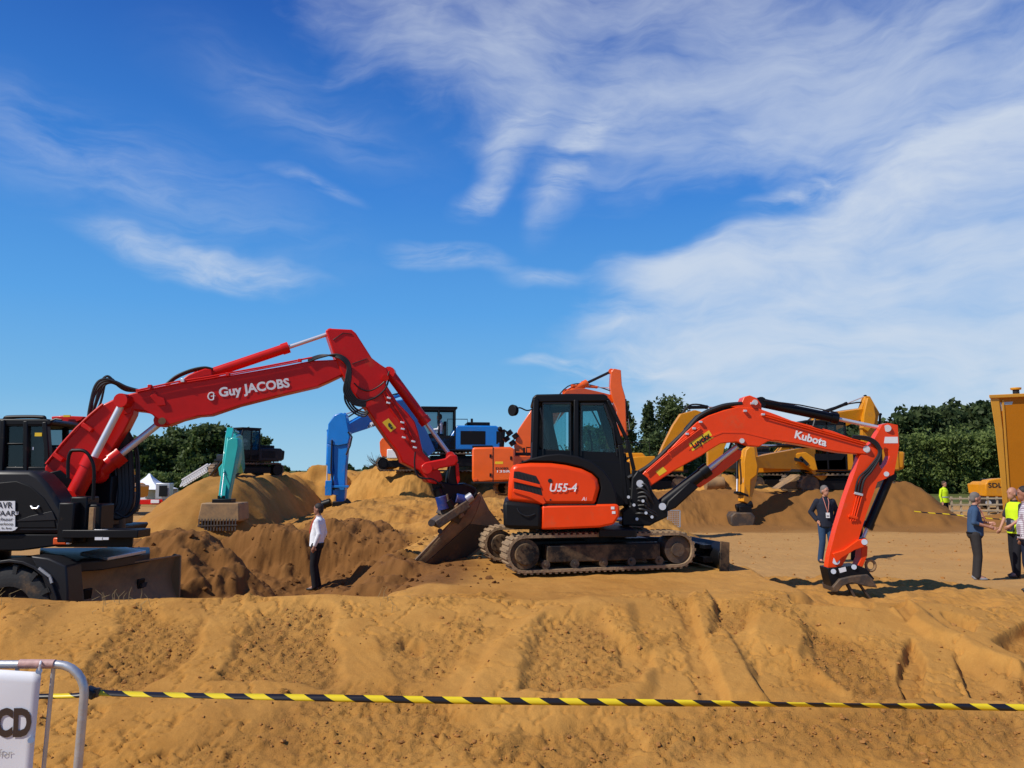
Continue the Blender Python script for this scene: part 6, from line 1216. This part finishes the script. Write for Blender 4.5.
# ------------------------------------------------------------------ people
def remesh(mb, name, m, parent, voxel, sm=3):
    me = bpy.data.meshes.new('tmp'); me.from_pydata(mb.v, [], mb.f); o = bpy.data.objects.new('tmp', me); C.objects.link(o)
    r = o.modifiers.new('r', 'REMESH'); r.mode = 'VOXEL'; r.voxel_size = voxel; r.use_smooth_shade = True
    s = o.modifiers.new('s', 'SMOOTH'); s.factor = .5; s.iterations = sm
    dg = bpy.context.evaluated_depsgraph_get(); dg.update(); me2 = bpy.data.meshes.new_from_object(o.evaluated_get(dg)); bpy.data.objects.remove(o)
    L = root_loc(parent); me2.transform(Matrix.Translation(-L)); me2.materials.clear(); me2.materials.append(m); me2.name = name; me2.polygons.foreach_set('use_smooth', [True]*len(me2.polygons))
    q = bpy.data.objects.new(name, me2); C.objects.link(q); q.parent = parent; return q
def shirtmat(name, ca, cb_=None, scale=60):
    if name in MATS: return MATS[name]
    m = mat(name, ca, .85, var=.1, bump=.25, bscale=14, spec=.2)
    if cb_:
        N = m.node_tree.nodes; L = m.node_tree.links; b = N['Principled BSDF']; g = N.new('ShaderNodeNewGeometry'); out = None
        for prf in ('X', 'Z'):
            w = N.new('ShaderNodeTexWave'); w.bands_direction = prf; w.inputs['Scale'].default_value = scale; w.inputs['Distortion'].default_value = .8; L.new(g.outputs['Position'], w.inputs['Vector']); r = N.new('ShaderNodeMapRange'); L.new(w.outputs[0], r.inputs[0]); r.inputs[1].default_value = .62; r.inputs[2].default_value = .8; r.inputs[4].default_value = .6
            mx = N.new('ShaderNodeMix'); mx.data_type = 'RGBA'; L.new(r.outputs[0], mx.inputs['Factor']); mx.inputs['B'].default_value = (*cb_, 1)
            if out is None: mx.inputs['A'].default_value = (*ca, 1)
            else: L.new(out, mx.inputs['A'])
            out = mx.outputs['Result']
        L.new(out, b.inputs['Base Color'])
    return m
def person(label, loc, yaw, height, top, trousers, shoes, hairm, skin=None, sleeve='long', pose=None, belly=1.0, bald=False, lanyard=None, badge=False, vest=None, seated=False, head_turn=0.0, lean=0.0, group=None, jacket=None):
    """local frame: x forward, y left, z up, unit = metres for a 1.78 m figure"""
    skin = skin or SKIN; pose = pose or {}; s = height/1.78; t = thing('person', loc, label, 'person', group)
    Fm = frame_at(loc, yaw) @ Matrix.Diagonal((s, s, s, 1))
    def tl(p): p = Vector(p); return Vector((p.x+lean*max(0, p.z-.9), p.y, p.z))
    hip = .93 if not seated else .50
    J = dict(neck=(0, 0, hip+.56), head=(.03, 0, hip+.73), shL=(-.01, .175, hip+.49), shR=(-.01, -.175, hip+.49),
             elL=(-.03, .245, hip+.22), elR=(-.03, -.245, hip+.22), wrL=(.04, .25, hip-.03), wrR=(.04, -.25, hip-.03),
             hpL=(0, .09, hip), hpR=(0, -.09, hip), knL=(.03, .10, .49), knR=(.03, -.10, .49), anL=(-.02, .11, .09), anR=(-.02, -.11, .09))
    J.update(pose); J = {k: tl(v) for k, v in J.items()}
    def hand(b, w, e, side):
        d = (w-e).normalized(); palm = w+d*.055; nrm = Vector((0, side, 0)); fdir = d
        a = fdir.cross(nrm); a = a.normalized() if a.length > .2 else Vector((1, 0, 0)); nn = a.cross(fdir).normalized()
        b.capsule(w, palm+d*.02, .028, .034, 8); 
        for i, (o, l) in enumerate(((-.030, .070), (-.010, .082), (.011, .076), (.030, .060))):
            p0 = palm+a*o+d*.02; p1 = p0+d*l*.5+nn*-.006*side; p2 = p1+d*l*.42-nn*.018*side; b.capsule(p0, p1, .0105, .010, 8); b.capsule(p1, p2, .010, .008, 8)
        th0 = w+d*.03+a*-.028; th1 = th0+(d*.6-a*.7).normalized()*.035; th2 = th1+(d*.9-a*.25).normalized()*.03; b.capsule(th0, th1, .013, .012, 8); b.capsule(th1, th2, .012, .009, 8)
    b = MB(Fm)
    # body: torso, neck, limbs, hands
    hl = J['head']; Rh = Matrix.Rotation(head_turn, 3, 'Z')
    b.capsule(J['neck']-Vector((0, 0, .08)), J['neck']+Vector((.015, 0, .06)), .062, .055, 12)
    def h(x, y, z): return hl+Rh @ Vector((x, y, z))
    b.ball(hl+Vector((0, 0, .025)), (.098, .078, .108), 20, 14, Rh); b.ball(h(.028, 0, -.045), (.068, .058, .075), 16, 10, Rh); b.ball(h(.055, 0, -.085), (.032, .032, .028), 12, 8, Rh)
    b.loft([[h(.088+dx, y*wy, z) for y, dx in ((-1, -.012), (0, .010*k2), (1, -.012))]+[h(.06, 0, z)] for z, wy, k2 in ((.03, .008, .2), (.0, .011, 1.2), (-.022, .017, 2.6), (-.032, .014, .8))])
    b.ball(h(.084, 0, -.056), (.012, .026, .009), 10, 6, Rh)
    for y in (-1, 1): b.ball(h(.0, y*.080, -.005), (.020, .010, .032), 10, 8, Rh); b.ball(h(.083, y*.032, .035), (.012, .024, .006), 8, 6, Rh)
    b.ball(tl((0, 0, hip+.30)), (.115, .165, .30), 18, 14); b.ball(tl((0, 0, hip+.02)), (.12, .16, .14), 16, 10)
    for S, sd_ in (('L', 1), ('R', -1)):
        b.capsule(J['sh'+S], J['el'+S], .052, .040, 10); b.capsule(J['el'+S], J['wr'+S], .040, .027, 10); hand(b, J['wr'+S], J['el'+S], sd_)
        b.capsule(J['hp'+S], J['kn'+S], .085, .058, 10); b.capsule(J['kn'+S], J['an'+S], .056, .038, 10); b.capsule(J['an'+S], J['an'+S]+Vector((.12, 0, -.05)), .038, .03, 8)
    remesh(b, 'body', skin, t, .0085*s, 2)
    # hair
    if not bald:
        k = MB(Fm); k.ball(h(-.012, 0, .048), (.100, .084, .098), 18, 12, Rh); k.ball(h(-.045, 0, .0), (.066, .078, .082), 16, 10, Rh)
        hr = remesh(k, 'hair', hairm, t, .012*s, 2)
    else:
        k = MB(Fm); k.ball(h(-.030, 0, .0), (.076, .083, .060), 16, 10, Rh); remesh(k, 'hair', hairm, t, .012*s, 2)
    # eyes
    for y in (-1, 1): k = MB(Fm); k.ball(h(.087, y*.030, .018), (.008, .012, .007), 8, 6, Rh); k.build('eye', BPR, t)
    # shirt or jacket
    def top_mesh(r, zb, slv, open_=False):
        k = MB(Fm); rings = []
        for z, rx, ry, ox in ((hip+zb, .128*belly, .172, .01), (hip+.08, .128*belly, .170, .01), (hip+.20, .130*belly, .168, .012), (hip+.32, .132, .182, .0), (hip+.43, .124, .198, -.006), (hip+.51, .096, .170, -.01), (hip+.565, .068, .085, .0), (hip+.585, .058, .062, .01)):
            c = tl((ox, 0, z)); rings.append([c+Vector(((rx+r)*math.cos(a), (ry+r)*math.sin(a), 0)) for a in [i*math.pi/9 for i in range(18)]])
        k.loft(rings)
        for S in 'LR':
            k.capsule(J['sh'+S]+Vector((0, 0, -.005)), J['sh'+S].lerp(J['el'+S], .5), .067+r, .060+r, 10)
            if slv in ('long', 'rolled'): k.capsule(J['sh'+S].lerp(J['el'+S], .5), J['el'+S], .058+r, .052+r, 10); k.capsule(J['el'+S], J['el'+S].lerp(J['wr'+S], .93 if slv == 'long' else .28), .055+r, .042+r, 10)
            else: k.capsule(J['sh'+S].lerp(J['el'+S], .5), J['sh'+S].lerp(J['el'+S], .82), .064+r, .066+r, 10)
        return k
    remesh(top_mesh(0, -.03, sleeve), 'shirt', top, t, .011*s, 2)
    if jacket: remesh(top_mesh(.010, -.10, 'long'), 'jacket', jacket, t, .012*s, 2)
    if vest: 
        k = MB(Fm); rings = []
        for z, rx, ry in ((hip-.06, .15, .19), (hip+.2, .15, .19), (hip+.42, .15, .20), (hip+.53, .11, .175), (hip+.57, .08, .09)): c = tl((0, 0, z)); rings.append([c+Vector((rx*math.cos(a), ry*math.sin(a), 0)) for a in [i*math.pi/9 for i in range(18)]])
        k.loft(rings); vs_ = remesh(k, 'vest', vest, t, .012*s, 2)
        k = MB(Fm); c = tl((0, 0, hip+.18)); k.loft([[c+Vector((.158*math.cos(a), .198*math.sin(a), z)) for a in [i*math.pi/9 for i in range(18)]] for z in (-.025, .025)]); k.build('reflective_band', GALV, vs_)
    # trousers
    k = MB(Fm); k.ball(tl((0, 0, hip+.0)), (.132*belly, .168, .13), 16, 10); k.capsule(tl((0, .05, hip+.04)), tl((0, -.05, hip+.04)), .11, .11, 12)
    for S in 'LR':
        k.capsule(J['hp'+S], J['kn'+S], .102, .074, 12); k.capsule(J['kn'+S], J['an'+S]+Vector((0, 0, -.01)), .074, .066, 12)
    tr_ = remesh(k, 'trousers', trousers, t, .011*s, 2)
    k = MB(Fm); c = tl((0, 0, hip+.03)); k.loft([[c+Vector((.137*belly*math.cos(a), .172*math.sin(a), z)) for a in [i*math.pi/9 for i in range(18)]] for z in (-.018, .018)]); k.build('belt', BLK, tr_)
    for S in 'LR':
        a = J['an'+S]; k = MB(Fm); k.ball(a+Vector((-.02, 0, -.045)), (.06, .045, .045), 12, 8); k.ball(a+Vector((.09, 0, -.058)), (.105, .045, .033), 14, 8); k.ball(a+Vector((.02, 0, -.035)), (.07, .042, .045), 12, 8); remesh(k, 'shoe', shoes, t, .011*s, 2)
    # collar, lanyard, badge
    k = MB(Fm); c = tl((.008, 0, hip+.585)); k.loft([[c+Vector(((.064+dz*.3)*math.cos(a), (.066+dz*.3)*math.sin(a), dz)) for a in [i*math.pi/8 for i in range(16)]] for dz in (-.02, .02)]); k.build('collar', jacket or top, t)
    rr = .03 if jacket else .012
    if lanyard:
        for y in (-1, 1): k = MB(Fm); k.tube([tl((.05, y*.055, hip+.59)), tl((.115+rr, y*.05, hip+.48)), tl((.142*max(1, belly)+rr, y*.02, hip+.33)), tl((.145*belly+rr, 0, hip+.24))], .008, 6); k.build('lanyard', lanyard, t)
    if badge: k = MB(Fm); k.box(tl((.150*belly+rr, 0, hip+.18)), (.008, .085, .12)); bg_ = k.build('badge', WHT, t); k = MB(Fm); k.box(tl((.156*belly+rr, 0, hip+.165)), (.004, .055, .02)); k.build('badge_print', BPR, bg_)
    return t
HG = mat('grey_hair', (.16, .14, .125), .8, var=.2); HD = mat('dark_hair', (.018, .012, .010), .7, var=.2); HB = mat('brown_hair', (.06, .035, .02), .8)
WSH = shirtmat('white_shirt', (.80, .80, .82)); NAVY = shirtmat('navy_jacket', (.018, .022, .036)); DSH = shirtmat('denim_blue_shirt', (.045, .085, .16)); JEAN = shirtmat('blue_jeans', (.030, .065, .13)); DTR = shirtmat('dark_trousers', (.014, .014, .018)); CHT = shirtmat('charcoal_trousers', (.035, .032, .032)); GREYS = shirtmat('grey_shirt', (.20, .22, .25))
PLAID = shirtmat('plaid_shirt', (.62, .60, .64), (.20, .10, .13), 9); HIV = shirtmat('hi_vis_vest', (.62, .85, .02)); PINKS = shirtmat('dusty_pink_shirt', (.40, .22, .20)); DKS = shirtmat('dark_red_shirt', (.10, .02, .025))
SHB = mat('black_shoe', (.012, .011, .010), .5); SHG = mat('grey_shoe', (.22, .22, .23), .6); SHN = mat('brown_shoe', (.10, .05, .03), .6, dirt=.3); LRED = mat('red_lanyard', (.60, .05, .04), .6); LPNK = mat('pink_lanyard', (.55, .20, .15), .6)
def at(px, feet_y, Y):   # stands where his shoes are seen
    x = XatY(px, Y); return Vector((x, Y, gz(x, Y)))
def ph(px, top_y, loc): return P(px, top_y, loc.y).z-loc.z
L1 = at(320, 586, 16.7); L1.z = gz(L1.x, L1.y)+.005
person('man in white shirt and black trousers standing in the dug hollow', L1, math.radians(176), ph(320, 504, L1)*1.0, WSH, DTR, SHB, HD, SKIND, 'long', dict(elL=(-.10, .24, 1.17), wrL=(-.03, .25, .93), elR=(-.08, -.23, 1.16), wrR=(.0, -.23, .92), knR=(.06, -.08, .49)), belly=1.12, lanyard=LRED, lean=-.06)
L2 = at(821.5, 560, 18.8)
person('man in dark jacket and blue jeans wearing a white badge', L2, math.radians(-95), ph(823, 486, L2), GREYS, JEAN, SHB, HG, SKIN, 'long', dict(elL=(-.10, .30, 1.17), wrL=(.03, .20, .98), elR=(-.10, -.30, 1.17), wrR=(.03, -.20, .98), anL=(-.02, .15, .09), anR=(-.02, -.15, .09)), jacket=NAVY, lanyard=LPNK, badge=True, head_turn=.5, belly=1.05)
L3 = at(851, 558, 19.4)
person('person in pinkish top largely hidden behind the orange stick beside the man in jeans', L3, math.radians(-60), ph(845, 486, L3), PINKS, DTR, SHB, HB, SKIND, 'short', dict(elR=(.0, -.27, 1.18), wrR=(.16, -.20, 1.12)))
L4 = at(968, 583, 15.7)
person('man in dark blue shirt with rolled sleeves and charcoal trousers, hands held out while talking', L4, math.radians(-22), ph(965, 493, L4), DSH, CHT, SHG, HG, SKIN, 'rolled', dict(elR=(-.05, -.24, 1.18), wrR=(.22, -.16, 1.10), elL=(.0, .23, 1.18), wrL=(.26, .14, 1.16)), belly=1.18, lanyard=LPNK, head_turn=.1, lean=.03)
L5 = at(1009, 578, 16.4)
person('man in yellow hi-vis vest and black trousers behind the plaid shirt', L5, math.radians(185), ph(1010, 487, L5)*.99, shirtmat('dark_shirt', (.03, .03, .04)), DTR, SHN, HG, SKIN, 'short', dict(elR=(.04, -.24, 1.18), wrR=(.16, -.22, .98), elL=(.05, .24, 1.18), wrL=(.22, .17, 1.05), anL=(.12, .10, .09), knL=(.10, .10, .49)), vest=HIV, bald=True, belly=1.15)
L6 = at(1021, 590, 14.1)
person('dark haired man in pale plaid shirt and navy trousers at the right edge', L6, math.radians(160), ph(1020, 487, L6)*1.0, PLAID, shirtmat('navy_trousers', (.012, .018, .04)), SHB, HD, SKIND, 'short', dict(elL=(.02, .25, 1.17), wrL=(.06, .26, .95), elR=(-.04, -.26, 1.15), wrR=(.03, -.28, .92), anR=(-.05, -.13, .09)), belly=1.25)
L7 = at(1044, 582, 15.9)
person('man in dark red shirt half outside the frame behind the plaid shirt', L7, math.radians(180), 1.80, DKS, DTR, SHB, HB, SKIN, 'short')
L8 = Vector((XatY(940, 33), 33, P(0, 512, 33).z))
L8.z = gz(L8.x, 33)
person('distant worker in yellow hi-vis on top of the right end of the sand heap', L8, math.radians(-60), 1.72, HIV, DTR, SHB, HB, SKIN, 'long', vest=HIV)
# drivers
Ld = frame_at(LCB, math.radians(188)) @ Vector((.82*.66, .82*.75, .82*1.08))
person('driver in white shirt seated in the blue excavator cab', Ld, math.radians(188), 1.72, WSH, DTR, SHB, HD, SKIN, 'long', dict(knL=(.42, .12, .50), knR=(.42, -.12, .50), anL=(.45, .12, .12), anR=(.45, -.12, .12), elL=(.08, .24, .74), wrL=(.30, .22, .72), elR=(.08, -.24, .74), wrR=(.30, -.22, .72)), seated=True)
Le = frame_at(LCA, math.radians(180)) @ Vector((.98*.62, .98*.75, .98*1.10))
person('driver in grey shirt seated in the black cab of the yellow excavator', Le, math.radians(182), 1.72, GREYS, DTR, SHB, HB, SKIN, 'long', dict(knL=(.42, .12, .50), knR=(.42, -.12, .50), anL=(.45, .12, .12), anR=(.45, -.12, .12), elL=(.08, .24, .74), wrL=(.30, .22, .72), elR=(.08, -.24, .74), wrR=(.30, -.22, .72)), seated=True)
_lc = gl(248, 27.6, -.02); Lt = frame_at(_lc, math.atan2(-1, -.75)) @ Vector((.56*.62, .56*.75, .56*1.22))
person('driver in pale shirt seated in the turquoise excavator cab', Lt, math.atan2(-1, -.75), 1.15, shirtmat('pale_blue_shirt', (.45, .48, .62)), DTR, SHB, HB, SKIN, 'long', dict(knL=(.42, .12, .50), knR=(.42, -.12, .50), anL=(.45, .12, .12), anR=(.45, -.12, .12), elL=(.08, .24, .74), wrL=(.30, .22, .72), elR=(.08, -.24, .74), wrR=(.30, -.22, .72)), seated=True)
